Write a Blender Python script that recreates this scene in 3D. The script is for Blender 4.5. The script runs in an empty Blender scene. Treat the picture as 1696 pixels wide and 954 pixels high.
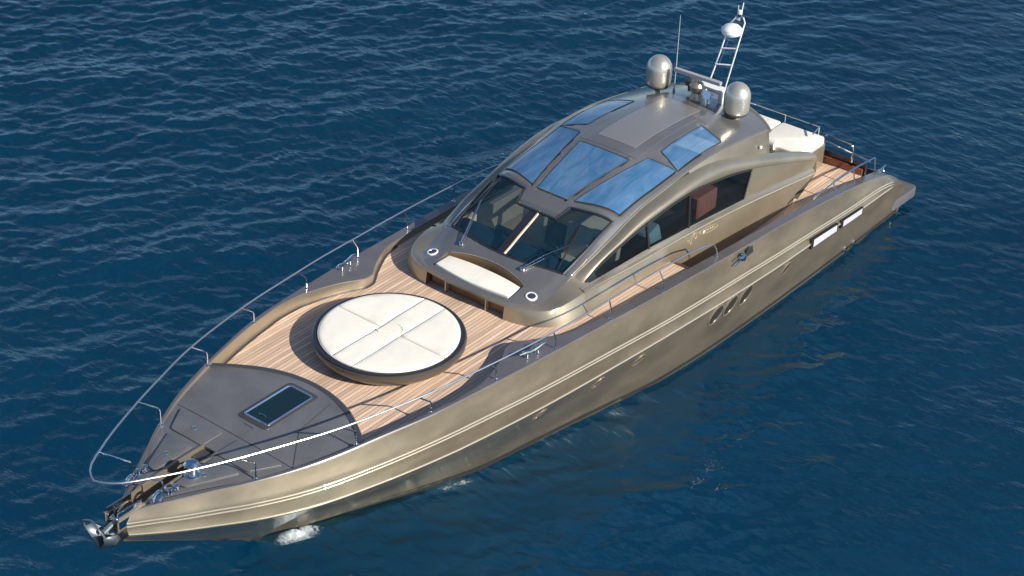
import bpy, math, random
import numpy as np
from mathutils import Vector, Matrix
random.seed(4)
R = math.radians
SC = bpy.context.scene
COL = SC.collection

# ------------------------------------------------------------------ camera
cam_d = bpy.data.cameras.new('camera')
cam = bpy.data.objects.new('camera', cam_d); COL.objects.link(cam)
cam_d.sensor_width = 36.0; cam_d.lens = 3003.0 / 1696.0 * 36.0
cam_d.clip_start = 0.5; cam_d.clip_end = 20000
yaw, pit, rol = R(-142.984), R(31.738), R(2.591)
fw = Vector((math.cos(yaw)*math.cos(pit), math.sin(yaw)*math.cos(pit), -math.sin(pit)))
rt = fw.cross(Vector((0, 0, 1))).normalized(); up = rt.cross(fw)
rt, up = math.cos(rol)*rt + math.sin(rol)*up, -math.sin(rol)*rt + math.cos(rol)*up
mw = Matrix((rt, up, -fw)).transposed().to_4x4()
mw.translation = Vector((34.081, 18.458, 20.664))
cam.matrix_world = mw
SC.camera = cam

# ------------------------------------------------------------------ sky, sun, exposure
SUN_EL, SUN_AZ = R(29.0), R(-2.0)          # azimuth from +Y towards +X
world = bpy.data.worlds.new('World'); SC.world = world; world.use_nodes = True
wt = world.node_tree; wt.nodes.clear()
def wn(t, **k):
    n = wt.nodes.new(t)
    for a, b in k.items(): setattr(n, a, b)
    return n
sky = wn('ShaderNodeTexSky', sky_type='NISHITA', sun_disc=False)
sky.sun_elevation = SUN_EL; sky.sun_rotation = SUN_AZ; sky.air_density = .8; sky.dust_density = .2; sky.ozone_density = 4.0
tc = wn('ShaderNodeTexCoord')
mp = wn('ShaderNodeMapping'); mp.inputs['Scale'].default_value = (1.0, 1.0, 3.0)
nz = wn('ShaderNodeTexNoise'); nz.inputs['Scale'].default_value = 2.6; nz.inputs['Detail'].default_value = 7; nz.inputs['Roughness'].default_value = .6
nz.inputs['Distortion'].default_value = .5
rp = wn('ShaderNodeValToRGB'); rp.color_ramp.elements[0].position = .50; rp.color_ramp.elements[1].position = .78
rp.color_ramp.elements[1].color = (.8, .8, .8, 1)
mx = wn('ShaderNodeMixRGB'); mx.inputs['Color2'].default_value = (4.6, 5.6, 7.2, 1)
bg = wn('ShaderNodeBackground'); bg.inputs['Strength'].default_value = 0.088
wo = wn('ShaderNodeOutputWorld')
L = wt.links.new
L(tc.outputs['Generated'], mp.inputs['Vector']); L(mp.outputs[0], nz.inputs['Vector']); L(nz.outputs['Fac'], rp.inputs['Fac'])
L(rp.outputs['Color'], mx.inputs['Fac']); L(sky.outputs['Color'], mx.inputs['Color1']); L(mx.outputs[0], bg.inputs['Color']); L(bg.outputs[0], wo.inputs['Surface'])
sun_d = bpy.data.lights.new('sun', 'SUN'); sun_d.energy = 5.0; sun_d.angle = R(.53); sun_d.color = (1.0, .93, .82)
sun = bpy.data.objects.new('sun', sun_d); COL.objects.link(sun)
sdir = Vector((math.sin(SUN_AZ)*math.cos(SUN_EL), math.cos(SUN_AZ)*math.cos(SUN_EL), math.sin(SUN_EL)))
sun.rotation_euler = (-sdir).to_track_quat('-Z', 'Y').to_euler(); sun.location = sdir*60
SC.view_settings.view_transform = 'Standard'; SC.view_settings.look = 'None'
SC.view_settings.exposure = 0.46; SC.view_settings.gamma = 1.0; SC.view_settings.use_curve_mapping = False
SC.cycles.max_bounces = 8; SC.cycles.transparent_max_bounces = 12

# ------------------------------------------------------------------ numeric helpers
class Pchip:
    def __init__(s, x, y):
        o = np.argsort(x); s.x = np.array(x, float)[o]; s.y = np.array(y, float)[o]
        h = np.diff(s.x); d = np.diff(s.y)/h; m = np.zeros(len(s.x))
        for i in range(1, len(h)):
            if d[i-1]*d[i] > 0:
                w1, w2 = 2*h[i]+h[i-1], h[i]+2*h[i-1]; m[i] = (w1+w2)/(w1/d[i-1]+w2/d[i])
        m[0], m[-1] = d[0], d[-1]; s.m = m
    def __call__(s, t):
        t = float(min(max(t, s.x[0]), s.x[-1])); i = min(max(int(np.searchsorted(s.x, t))-1, 0), len(s.x)-2)
        h = s.x[i+1]-s.x[i]; u = (t-s.x[i])/h
        return float((2*u**3-3*u**2+1)*s.y[i]+(u**3-2*u**2+u)*h*s.m[i]+(-2*u**3+3*u**2)*s.y[i+1]+(u**3-u**2)*h*s.m[i+1])
def P(d): return Pchip(list(d.keys()), list(d.values()))
def smooth_path(pts, n=6):
    p = [Vector(q) for q in pts]
    if len(p) < 3: return p
    out = []
    for i in range(len(p)-1):
        a, b = p[i], p[i+1]; a0 = p[i-1] if i else a*2-b; b1 = p[i+2] if i+2 < len(p) else b*2-a
        for k in range(n):
            t = k/n
            out.append(.5*((2*a)+(b-a0)*t+(2*a0-5*a+4*b-b1)*t*t+(3*a-a0-3*b+b1)*t**3))
    out.append(p[-1]); return out
def resample(pts, n):
    p = np.array([tuple(q) for q in pts], float); s = np.r_[0, np.cumsum(np.linalg.norm(np.diff(p, axis=0), axis=1))]
    t = np.linspace(0, s[-1], n)
    return [Vector((np.interp(a, s, p[:, 0]), np.interp(a, s, p[:, 1]), np.interp(a, s, p[:, 2]))) for a in t]

# ------------------------------------------------------------------ mesh builder
ORG = {}
class MB:
    def __init__(s): s.v = []; s.f = []; s.m = []; s.mi = 0
    def add(s, vs, fs):
        k = len(s.v); s.v += [tuple(q) for q in vs]; s.f += [tuple(i+k for i in q) for q in fs]; s.m += [s.mi]*len(fs); return s
    def quad(s, *vs): return s.add(vs, [tuple(range(len(vs)))])
    def grid(s, rows, closed=False, skip=None):
        n = len(rows[0]); vs = [q for r in rows for q in r]; fs = []
        for i in range(len(rows)-1):
            for j in range(n if closed else n-1):
                if skip and skip(i, j): continue
                a, b = i*n+j, i*n+(j+1) % n
                fs.append((a, b, b+n, a+n))
        return s.add(vs, fs)
    def box(s, c, d, rot=None):
        x, y, z = d[0]/2, d[1]/2, d[2]/2; M = rot or Matrix.Identity(3); c = Vector(c)
        b = min(x, y, z)*.18
        vs = []
        ring = [(-x+b, -y), (x-b, -y), (x, -y+b), (x, y-b), (x-b, y), (-x+b, y), (-x, y-b), (-x, -y+b)]
        ri = [(px*(1-b/x) if 1 else 0, py*(1-b/y)) for px, py in ring]
        for zz, rr in ((-z, ri), (-z+b, ring), (z-b, ring), (z, ri)):
            vs += [c+M@Vector((p, q, zz)) for p, q in rr]
        fs = [tuple(range(7, -1, -1)), tuple(range(24, 32))]
        for k in range(3):
            for j in range(8): fs.append((k*8+j, k*8+(j+1) % 8, k*8+8+(j+1) % 8, k*8+8+j))
        return s.add(vs, fs)
    def tube(s, path, r, n=8, cap=True):
        path = [Vector(p) for p in path]; rows = []; N = len(path)
        rr = r if isinstance(r, (list, tuple)) else [r]*N
        t0 = (path[1]-path[0]).normalized(); a = t0.orthogonal().normalized()
        for i, p in enumerate(path):
            t = (path[min(i+1, N-1)]-path[max(i-1, 0)]).normalized()
            a = (a-t*a.dot(t)).normalized(); b = t.cross(a)
            rows.append([p+rr[i]*(a*math.cos(2*math.pi*k/n)+b*math.sin(2*math.pi*k/n)) for k in range(n)])
        s.grid(rows, closed=True)
        if cap: s.add(rows[0], [tuple(range(n-1, -1, -1))]); s.add(rows[-1], [tuple(range(n))])
        return s
    def lathe(s, c, prof, n=32, axis='z', M=None):
        c = Vector(c); rows = []
        for r, h in prof:
            row = []
            for k in range(n):
                a = 2*math.pi*k/n; v = Vector((r*math.cos(a), r*math.sin(a), h))
                if M: v = M@v
                row.append(c+v)
            rows.append(row)
        s.grid(rows, closed=True)
        s.add(rows[0], [tuple(range(n-1, -1, -1))]); s.add(rows[-1], [tuple(range(n))]); return s
    def prism(s, poly, z0, z1, bev=0.0):
        """poly: [(x,y)...] counter-clockwise; z0/z1 numbers or functions of (x,y); bev rounds the top edge"""
        f0 = z0 if callable(z0) else (lambda x, y: z0); f1 = z1 if callable(z1) else (lambda x, y: z1)
        cx = sum(p[0] for p in poly)/len(poly); cy = sum(p[1] for p in poly)/len(poly)
        def ins(p, d):
            v = Vector((cx-p[0], cy-p[1])); l = v.length or 1; return (p[0]+v.x/l*d, p[1]+v.y/l*d)
        rows = [[(p[0], p[1], f0(*p)) for p in poly]]
        if bev:
            for a in (0, 30, 60, 90):
                q = [ins(p, bev*(1-math.cos(R(a)))) for p in poly]
                rows.append([(k[0], k[1], f1(*k)-bev+bev*math.sin(R(a))) for k in q])
        else: rows.append([(p[0], p[1], f1(*p)) for p in poly])
        s.grid(rows, closed=True); n = len(poly)
        s.add(rows[0], [tuple(range(n-1, -1, -1))]); s.add(rows[-1], [tuple(range(n))]); return s
    def build(s, name, mat, parent=None, ang=32, merge=True, flip=False):
        me = bpy.data.meshes.new(name); V = np.array(s.v, float)
        org = (V.min(0)+V.max(0))/2; org[2] = V[:, 2].min()
        me.from_pydata([tuple(q) for q in V-org], [], s.f)
        for mm in (mat if isinstance(mat, (list, tuple)) else [mat]): me.materials.append(mm)
        for p, m in zip(me.polygons, s.m): p.material_index = m
        if merge:
            import bmesh
            bm = bmesh.new(); bm.from_mesh(me); bmesh.ops.remove_doubles(bm, verts=bm.verts, dist=1e-4)
            bmesh.ops.recalc_face_normals(bm, faces=bm.faces); bm.to_mesh(me); bm.free()
        me.polygons.foreach_set('use_smooth', [True]*len(me.polygons))
        me.set_sharp_from_angle(angle=R(ang)); me.update()
        o = bpy.data.objects.new(name, me); COL.objects.link(o); ORG[o.name] = Vector(org)
        if parent: o.parent = parent; o.location = Vector(org)-ORG[parent.name]
        else: o.location = org
        return o
def thing(name, label, cat, loc, group=None):
    o = bpy.data.objects.new(name, None); COL.objects.link(o); o.location = loc; ORG[o.name] = Vector(loc); o.empty_display_size = .3
    o['label'] = label; o['category'] = cat
    if group: o['group'] = group
    return o
def tag(o, label, cat, group=None):
    o['label'] = label; o['category'] = cat
    if group: o['group'] = group
    return o
def lab(o, label): o['label'] = label; return o
def mir(pts): return [(p[0], -p[1], p[2]) for p in pts]

# ------------------------------------------------------------------ materials
MATS = {}
def mat(name, col, rough=.5, metal=0.0, coat=0.0, noise=None, bump=None, **k):
    m = bpy.data.materials.new(name); m.use_nodes = True; nt = m.node_tree; b = nt.nodes['Principled BSDF']
    b.inputs['Base Color'].default_value = (*col, 1); b.inputs['Roughness'].default_value = rough; b.inputs['Metallic'].default_value = metal
    b.inputs['Coat Weight'].default_value = coat; b.inputs['Coat Roughness'].default_value = k.get('coat_rough', .04)
    tcn = nt.nodes.new('ShaderNodeTexCoord')
    if noise:
        sc, amt, sx = noise
        mpn = nt.nodes.new('ShaderNodeMapping'); mpn.inputs['Scale'].default_value = sx
        n = nt.nodes.new('ShaderNodeTexNoise'); n.inputs['Scale'].default_value = sc; n.inputs['Detail'].default_value = 6; n.inputs['Roughness'].default_value = .6
        nt.links.new(tcn.outputs['Object'], mpn.inputs[0]); nt.links.new(mpn.outputs[0], n.inputs['Vector'])
        r = nt.nodes.new('ShaderNodeValToRGB'); r.color_ramp.elements[0].position = .3; r.color_ramp.elements[1].position = .72
        r.color_ramp.elements[0].color = (*[c*(1-amt) for c in col], 1); r.color_ramp.elements[1].color = (*[min(1, c*(1+amt)) for c in col], 1)
        nt.links.new(n.outputs['Fac'], r.inputs['Fac']); nt.links.new(r.outputs[0], b.inputs['Base Color'])
        mr = nt.nodes.new('ShaderNodeMapRange'); mr.inputs['To Min'].default_value = rough*.8; mr.inputs['To Max'].default_value = min(1, rough*1.25)
        nt.links.new(n.outputs['Fac'], mr.inputs[0]); nt.links.new(mr.outputs[0], b.inputs['Roughness'])
    if bump:
        sc, st, sx = bump
        mpb = nt.nodes.new('ShaderNodeMapping'); mpb.inputs['Scale'].default_value = sx
        n2 = nt.nodes.new('ShaderNodeTexNoise'); n2.inputs['Scale'].default_value = sc; n2.inputs['Detail'].default_value = 4
        nt.links.new(tcn.outputs['Object'], mpb.inputs[0]); nt.links.new(mpb.outputs[0], n2.inputs['Vector'])
        bp = nt.nodes.new('ShaderNodeBump'); bp.inputs['Strength'].default_value = st; bp.inputs['Distance'].default_value = .02
        nt.links.new(n2.outputs['Fac'], bp.inputs['Height']); nt.links.new(bp.outputs[0], b.inputs['Normal'])
    MATS[name] = m; return m
one = (1, 1, 1)
M_BRONZE = mat('bronze_paint', (.39, .335, .25), .33, .7, .4, noise=(1.2, .16, (.5, 1, 1)))
M_HULL = mat('bronze_hull_paint', (.28, .217, .142), .30, .64, .7, noise=(1.3, .26, (.6, 1, 1.2)), bump=(1.6, .05, (.5, 1, 1)))  # bronze paint; noise in its colour stands in for mottled water reflections
M_BRIGHT = mat('polished_bronze_trim', (.62, .55, .43), .25, .55, .3)
M_ROOF = mat('roof_paint', (.33, .31, .285), .2, .7, .5, noise=(1.5, .08, one))
M_GREY = mat('non_skid_grey', (.165, .163, .166), .40, .3, .2, noise=(1.4, .2, one), bump=(120, .3, one))
M_DGREY = mat('dark_grey_trim', (.06, .06, .065), .4, .2)
M_CAP = mat('cap_paint', (.145, .135, .14), .3, .3, .3, noise=(2, .1, one))
M_BROWN = mat('brown_panel', (.20, .125, .065), .45, .3, .1, noise=(2, .15, one))
M_WOOD = mat('varnished_mahogany', (.22, .06, .03), .25, 0, .5, noise=(6, .3, (1, 6, 6)))
M_ETCH = mat('etched_bronze', (.50, .42, .30), .35, .5)
M_GALV = mat('galvanised_steel', (.24, .26, .28), .42, .8)
M_STEEL = mat('stainless_steel', (.72, .73, .75), .07, 1.0)
M_CREAM = mat('cream_vinyl', (.86, .81, .70), .55, 0, 0, noise=(3, .045, one), bump=(3.2, .35, one))
M_BEIGE = mat('interior_beige', (.76, .58, .42), .6, noise=(3, .08, one))
M_NAVY = mat('navy_rim', (.02, .022, .03), .3, 0, .3)
M_BLACK = mat('black_rubber', (.012, .012, .014), .5)
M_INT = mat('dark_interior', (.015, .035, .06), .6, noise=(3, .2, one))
M_WHITE = mat('white_plastic', (.8, .8, .8), .3, 0, .3)
M_DOME = mat('champagne_dome', (.60, .56, .48), .3, .65, .3)
M_RED = mat('red_light', (.45, .04, .02), .4)
M_CORAL = mat('coral_leather', (.62, .2, .14), .5, noise=(4, .1, one))
M_BLIND = mat('window_blind', (.5, .5, .54), .3, 0, .5, noise=(5, .08, (1, 1, 4)))
M_SPEAK = mat('speaker_mesh', (.035, .055, .09), .5, .2)

def teak():
    m = bpy.data.materials.new('teak_planks'); m.use_nodes = True; nt = m.node_tree; b = nt.nodes['Principled BSDF']; l = nt.links.new
    ge = nt.nodes.new('ShaderNodeNewGeometry'); sp = nt.nodes.new('ShaderNodeSeparateXYZ'); l(ge.outputs['Position'], sp.inputs[0])
    # plank index across the deck
    dv = nt.nodes.new('ShaderNodeMath'); dv.operation = 'DIVIDE'; dv.inputs[1].default_value = .078; l(sp.outputs['Y'], dv.inputs[0])
    fr = nt.nodes.new('ShaderNodeMath'); fr.operation = 'FRACT'; l(dv.outputs[0], fr.inputs[0])
    fl = nt.nodes.new('ShaderNodeMath'); fl.operation = 'FLOOR'; l(dv.outputs[0], fl.inputs[0])
    wn_ = nt.nodes.new('ShaderNodeTexWhiteNoise'); wn_.noise_dimensions = '1D'; l(fl.outputs[0], wn_.inputs['W'])
    mp_ = nt.nodes.new('ShaderNodeMapping'); mp_.inputs['Scale'].default_value = (.7, 14, 1); l(ge.outputs['Position'], mp_.inputs[0])
    n = nt.nodes.new('ShaderNodeTexNoise'); n.inputs['Scale'].default_value = 3; n.inputs['Detail'].default_value = 7; n.inputs['Distortion'].default_value = .4; l(mp_.outputs[0], n.inputs['Vector'])
    r = nt.nodes.new('ShaderNodeValToRGB'); e = r.color_ramp.elements
    e[0].position = .25; e[0].color = (.56, .375, .25, 1); e[1].position = .75; e[1].color = (.84, .63, .47, 1); l(n.outputs['Fac'], r.inputs['Fac'])
    hv = nt.nodes.new('ShaderNodeHueSaturation'); l(r.outputs[0], hv.inputs['Color'])
    mr = nt.nodes.new('ShaderNodeMapRange'); mr.inputs['To Min'].default_value = .76; mr.inputs['To Max'].default_value = 1.14; l(wn_.outputs['Value'], mr.inputs[0]); l(mr.outputs[0], hv.inputs['Value'])
    ca = nt.nodes.new('ShaderNodeMath'); ca.operation = 'LESS_THAN'; ca.inputs[1].default_value = .09; l(fr.outputs[0], ca.inputs[0])
    mxn = nt.nodes.new('ShaderNodeMixRGB'); mxn.inputs['Color2'].default_value = (.09, .055, .04, 1); l(ca.outputs[0], mxn.inputs['Fac']); l(hv.outputs[0], mxn.inputs['Color1'])
    l(mxn.outputs[0], b.inputs['Base Color']); b.inputs['Roughness'].default_value = .6
    bp = nt.nodes.new('ShaderNodeBump'); bp.inputs['Strength'].default_value = .15; bp.inputs['Distance'].default_value = .01; l(n.outputs['Fac'], bp.inputs['Height']); l(bp.outputs[0], b.inputs['Normal'])
    return m
M_TEAK = teak()
def glass(name, tint, fac, rough=.03, body=(.01, .015, .02)):
    """tinted pane: part see-through, part dark body, glossy coat"""
    m = bpy.data.materials.new(name); m.use_nodes = True; nt = m.node_tree; l = nt.links.new; nt.nodes.clear()
    o = nt.nodes.new('ShaderNodeOutputMaterial'); t = nt.nodes.new('ShaderNodeBsdfTransparent'); t.inputs[0].default_value = (*tint, 1)
    p = nt.nodes.new('ShaderNodeBsdfPrincipled'); p.inputs['Base Color'].default_value = (*body, 1); p.inputs['Roughness'].default_value = rough; p.inputs['Specular IOR Level'].default_value = .5
    mxs = nt.nodes.new('ShaderNodeMixShader'); mxs.inputs[0].default_value = fac
    l(t.outputs[0], mxs.inputs[1]); l(p.outputs[0], mxs.inputs[2]); l(mxs.outputs[0], o.inputs[0]); return m
M_WS = glass('windscreen_glass', (.70, .82, .87), .34, body=(.012, .055, .095))
M_SIDE = glass('side_glass', (.5, .6, .64), .35)
def skyl():
    m = bpy.data.materials.new('skylight_glass'); m.use_nodes = True; nt = m.node_tree; b = nt.nodes['Principled BSDF']; l = nt.links.new
    t = nt.nodes.new('ShaderNodeTexCoord'); mp_ = nt.nodes.new('ShaderNodeMapping'); mp_.inputs['Scale'].default_value = (.6, 2.6, 1); mp_.inputs['Rotation'].default_value = (0, 0, .5)
    n = nt.nodes.new('ShaderNodeTexNoise'); n.inputs['Scale'].default_value = 1.6; n.inputs['Detail'].default_value = 4; n.inputs['Distortion'].default_value = 1.0
    l(t.outputs['Object'], mp_.inputs[0]); l(mp_.outputs[0], n.inputs['Vector'])
    r = nt.nodes.new('ShaderNodeValToRGB'); e = r.color_ramp.elements
    e[0].position = .3; e[0].color = (.03, .15, .31, 1); e[1].position = .85; e[1].color = (.17, .28, .47, 1); l(n.outputs['Fac'], r.inputs['Fac'])
    l(r.outputs[0], b.inputs['Base Color']); b.inputs['Roughness'].default_value = .05; b.inputs['Coat Weight'].default_value = .6; b.inputs['Coat Roughness'].default_value = .02
    bp = nt.nodes.new('ShaderNodeBump'); bp.inputs['Strength'].default_value = .06; bp.inputs['Distance'].default_value = .1; l(n.outputs['Fac'], bp.inputs['Height']); l(bp.outputs[0], b.inputs['Normal'])
    tr = nt.nodes.new('ShaderNodeBsdfTransparent'); tr.inputs[0].default_value = (.75, .88, .95, 1); mxs = nt.nodes.new('ShaderNodeMixShader'); mxs.inputs[0].default_value = .82
    out = nt.nodes['Material Output']; l(tr.outputs[0], mxs.inputs[1]); l(b.outputs[0], mxs.inputs[2]); l(mxs.outputs[0], out.inputs[0])
    return m
M_SKYL = skyl()
M_HATCH = mat('hatch_glass', (.006, .02, .025), .06, 0, .5)
M_PORT = mat('porthole_glass', (.035, .028, .02), .15)
M_RIM = mat('porthole_rim', (.42, .36, .27), .3, .7)

def water_mat():
    """clear deep water: Fresnel mirror over a tinted see-through body, its blue from an added sheet below"""
    m = bpy.data.materials.new('sea_water'); m.use_nodes = True; nt = m.node_tree; l = nt.links.new; nt.nodes.clear()
    o = nt.nodes.new('ShaderNodeOutputMaterial'); ge = nt.nodes.new('ShaderNodeNewGeometry')
    hs = []
    for rot, sc, dim, det in ((.64, (1.0, .42, 1), 2.6, 5), (.35, (1, .5, 1), 8.0, 3)):
        mp_ = nt.nodes.new('ShaderNodeMapping'); mp_.inputs['Rotation'].default_value = (0, 0, -rot); mp_.inputs['Scale'].default_value = sc
        n = nt.nodes.new('ShaderNodeTexNoise'); n.inputs['Scale'].default_value = dim; n.inputs['Detail'].default_value = det; n.inputs['Distortion'].default_value = .3
        l(ge.outputs['Position'], mp_.inputs[0]); l(mp_.outputs[0], n.inputs['Vector']); hs.append(n)
    ad = nt.nodes.new('ShaderNodeMath'); ad.operation = 'MULTIPLY_ADD'; ad.inputs[1].default_value = .25; l(hs[1].outputs['Fac'], ad.inputs[0]); l(hs[0].outputs['Fac'], ad.inputs[2])
    bp = nt.nodes.new('ShaderNodeBump'); bp.inputs['Distance'].default_value = .10
    wind = nt.nodes.new('ShaderNodeTexNoise'); wind.inputs['Scale'].default_value = .065; wind.inputs['Detail'].default_value = 3; l(ge.outputs['Position'], wind.inputs['Vector'])
    wr = nt.nodes.new('ShaderNodeMapRange'); wr.inputs['From Min'].default_value = .35; wr.inputs['From Max'].default_value = .65; wr.inputs['To Min'].default_value = .12; wr.inputs['To Max'].default_value = 1.25; l(wind.outputs['Fac'], wr.inputs[0]); l(wr.outputs[0], bp.inputs['Strength'])
    l(ad.outputs[0], bp.inputs['Height'])
    dt = nt.nodes.new('ShaderNodeVectorMath'); dt.operation = 'DOT_PRODUCT'; l(ge.outputs['Incoming'], dt.inputs[0]); l(bp.outputs[0], dt.inputs[1])
    def mth(op, a, b=None, c=None):
        n = nt.nodes.new('ShaderNodeMath'); n.operation = op
        for i, q in enumerate((a, b, c)):
            if q is None: continue
            if hasattr(q, 'node'): l(q, n.inputs[i])
            else: n.inputs[i].default_value = q
        return n.outputs[0]
    F = mth('MULTIPLY_ADD', mth('POWER', mth('SUBTRACT', 1.0, mth('MINIMUM', mth('ABSOLUTE', dt.outputs['Value']), 1.0)), 4.4), .94, .06)
    gl = nt.nodes.new('ShaderNodeBsdfGlossy'); gl.inputs['Roughness'].default_value = .06; gl.inputs['Color'].default_value = (.66, .90, 1, 1); l(bp.outputs[0], gl.inputs['Normal'])
    tr = nt.nodes.new('ShaderNodeBsdfTransparent'); tr.inputs[0].default_value = (.07, .34, .47, 1)
    df = nt.nodes.new('ShaderNodeBsdfDiffuse'); df.inputs[0].default_value = (.0015, .026, .055, 1); l(bp.outputs[0], df.inputs['Normal'])
    m1 = nt.nodes.new('ShaderNodeMixShader'); m1.inputs[0].default_value = .15; l(tr.outputs[0], m1.inputs[1]); l(df.outputs[0], m1.inputs[2])
    m2 = nt.nodes.new('ShaderNodeMixShader'); kd = mth('POWER', mth('MINIMUM', mth('MULTIPLY', mth('ABSOLUTE', dt.outputs['Value']), 1.9), 1.25), 1.6)   # longer slant path through the water looks darker
    sc_ = nt.nodes.new('ShaderNodeMixRGB'); sc_.blend_type = 'MULTIPLY'; sc_.inputs['Fac'].default_value = 1; sc_.inputs['Color1'].default_value = (.07, .34, .47, 1); l(kd, sc_.inputs['Color2']); l(sc_.outputs[0], tr.inputs[0])
    l(F, m2.inputs[0]); l(m1.outputs[0], m2.inputs[1]); l(gl.outputs[0], m2.inputs[2]); l(m2.outputs[0], o.inputs[0])
    return m
M_WATER = water_mat()

# ------------------------------------------------------------------ water
WZ = -0.2
def sea():
    rng = np.random.default_rng(11)
    def tile(Lm, N, wd, slope, lo, hi, spread):
        k = 2*np.pi*np.fft.fftfreq(N, Lm/N); kx, ky = np.meshgrid(k, k, indexing='ij'); kk = np.hypot(kx, ky); kk[0, 0] = 1e-9
        th = np.arctan2(ky, kx)-wd
        S = kk**-3.4*np.exp(-(2*np.pi/hi/kk)**2)*np.exp(-(kk*lo/2/np.pi)**2)*(np.abs(np.cos(th))**spread+.06)
        S[0, 0] = 0; H = np.sqrt(S)*(rng.normal(size=kk.shape)+1j*rng.normal(size=kk.shape))
        h = np.fft.ifft2(H).real; g = np.gradient(h, Lm/N); h *= slope/np.sqrt((g[0]**2+g[1]**2).mean())
        return h
    wd = yaw+R(8)
    T = [(38.0, 640, tile(38., 640, wd+R(14), .135, .20, 1.25, 5), 0.0), (27.0, 512, tile(27., 512, wd-R(14), .095, .18, .8, 4), .4), (61.0, 300, tile(61., 300, wd+R(10), .055, 1.0, 6., 3), 1.1)]
    def axis(a, b, d, far):
        core = list(np.arange(a, b, d)); s = d; x = b; out = []
        while x < far: out.append(x); s *= 1.25; x += s
        s = d; x = a-d; pre = []
        while x > -far: pre.append(x); s *= 1.25; x -= s
        return np.array(pre[::-1]+core+out)
    X = axis(-50, 26, .065, 4000); Y = axis(-38, 14, .065, 4000)
    gx, gy = np.meshgrid(X, Y, indexing='ij'); h = np.zeros_like(gx)
    for Lm, N, t, rot in T:
        c, s_ = math.cos(rot), math.sin(rot)
        # rotate the lookup only together with a tile made for it: rot kept as an offset
        u = ((gx+rot*7.3) % Lm)/Lm*N; v = ((gy+rot*3.1) % Lm)/Lm*N
        i0 = np.floor(u).astype(int) % N; j0 = np.floor(v).astype(int) % N; fu = u-np.floor(u); fv = v-np.floor(v)
        i1 = (i0+1) % N; j1 = (j0+1) % N
        h += t[i0, j0]*(1-fu)*(1-fv)+t[i1, j0]*fu*(1-fv)+t[i0, j1]*(1-fu)*fv+t[i1, j1]*fu*fv
    far = np.maximum(np.maximum(-50-gx, gx-26), np.maximum(-38-gy, gy-14)); h *= np.exp(-np.maximum(far, 0)/6)
    lee = 1/(1+np.exp(-(gy+1.0-.25*(gx-8))/2.2)); h *= 1.0-.55*lee*np.exp(-np.maximum(gy-12, 0)/6)      # calmer in the lee of the yacht
    h = h+.9*h*np.abs(h)
    n0, n1 = gx.shape; co = np.stack([gx, gy, h], 2).reshape(-1, 3).astype(np.float32)
    idx = np.arange(n0*n1).reshape(n0, n1); q = np.stack([idx[:-1, :-1], idx[1:, :-1], idx[1:, 1:], idx[:-1, 1:]], 2).reshape(-1, 4)
    me = bpy.data.meshes.new('water'); me.vertices.add(len(co)); me.vertices.foreach_set('co', co.ravel())
    me.loops.add(q.size); me.loops.foreach_set('vertex_index', q.ravel().astype(np.int32))
    me.polygons.add(len(q)); me.polygons.foreach_set('loop_start', np.arange(0, q.size, 4, dtype=np.int32)); me.polygons.foreach_set('loop_total', np.full(len(q), 4, np.int32))
    me.update(calc_edges=True); me.polygons.foreach_set('use_smooth', np.ones(len(q), bool)); me.materials.append(M_WATER)
    o = bpy.data.objects.new('water', me); COL.objects.link(o); o.location = (0, 0, WZ); o['kind'] = 'structure'
sea()
me = bpy.data.meshes.new('upwelling_sheet'); me.from_pydata([(-5000, -5000, -130), (5000, -5000, -130), (5000, 5000, -130), (-5000, 5000, -130)], [], [(0, 1, 2, 3)])  # added sheet under the clear water; its blue stands in for upwelling light
me.materials.append(mat('upwelling_blue', (.008, .27, .30), .9, noise=(.05, .12, one))); o = bpy.data.objects.new('upwelling_sheet', me); COL.objects.link(o); o['kind'] = 'structure'

# ================================================================== THE YACHT
yacht = thing('motor_yacht', 'long bronze motor yacht with teak foredeck and arched roof floating on the blue sea', 'yacht', (8.6, 0, WZ))

# ------------------------------------------------------------------ hull lines (measured in metres; x forward, y to port, z up)
gy = P({-2.0: 2.74, -1: 2.79, 0: 2.82, 2: 2.85, 4: 2.85, 6: 2.82, 8: 2.745, 10: 2.61, 12: 2.48, 13: 2.39, 14.5: 2.23, 15.5: 2.01, 16.5: 1.745, 17: 1.575, 17.5: 1.355, 18: 1.095, 18.5: .79, 19: .49, 19.4: .24, 19.72: .075})
gz = P({-1.75: .62, -1.5: .78, -1: 1.04, -.5: 1.19, 0: 1.31, 1: 1.49, 2: 1.63, 4: 1.85, 6: 1.99, 8: 2.10, 10: 2.185, 12: 2.28, 13: 2.32, 14.5: 2.365, 15.5: 2.36, 16.5: 2.325, 17.5: 2.29, 18.5: 2.25, 19.3: 2.19, 19.72: 2.12})
k1z = P({-1.75: .50, -1.5: .66, -1: .87, -.5: .98, 0: 1.04, 1: 1.10, 2: 1.17, 4: 1.30, 6: 1.42, 8: 1.50, 10: 1.60, 12: 1.72, 14: 1.84, 16: 1.89, 18: 1.915, 19: 1.94, 19.75: 1.96})
k1y = P({-2: 2.87, -1: 2.92, 0: 2.96, 2: 2.99, 4: 2.99, 6: 2.96, 8: 2.88, 10: 2.75, 12: 2.62, 14: 2.42, 15: 2.25, 16: 2.02, 17: 1.72, 18: 1.24, 18.5: .93, 19: .62, 19.4: .34, 19.75: .11})
k2z = P({-1.75: .47, -1.5: .62, -1: .80, -.5: .86, 0: .885, 1: .93, 2: .975, 4: 1.035, 6: 1.12, 8: 1.20, 10: 1.26, 12: 1.36, 14: 1.48, 16: 1.57, 18: 1.64, 19: 1.71, 19.75: 1.78})
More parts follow.
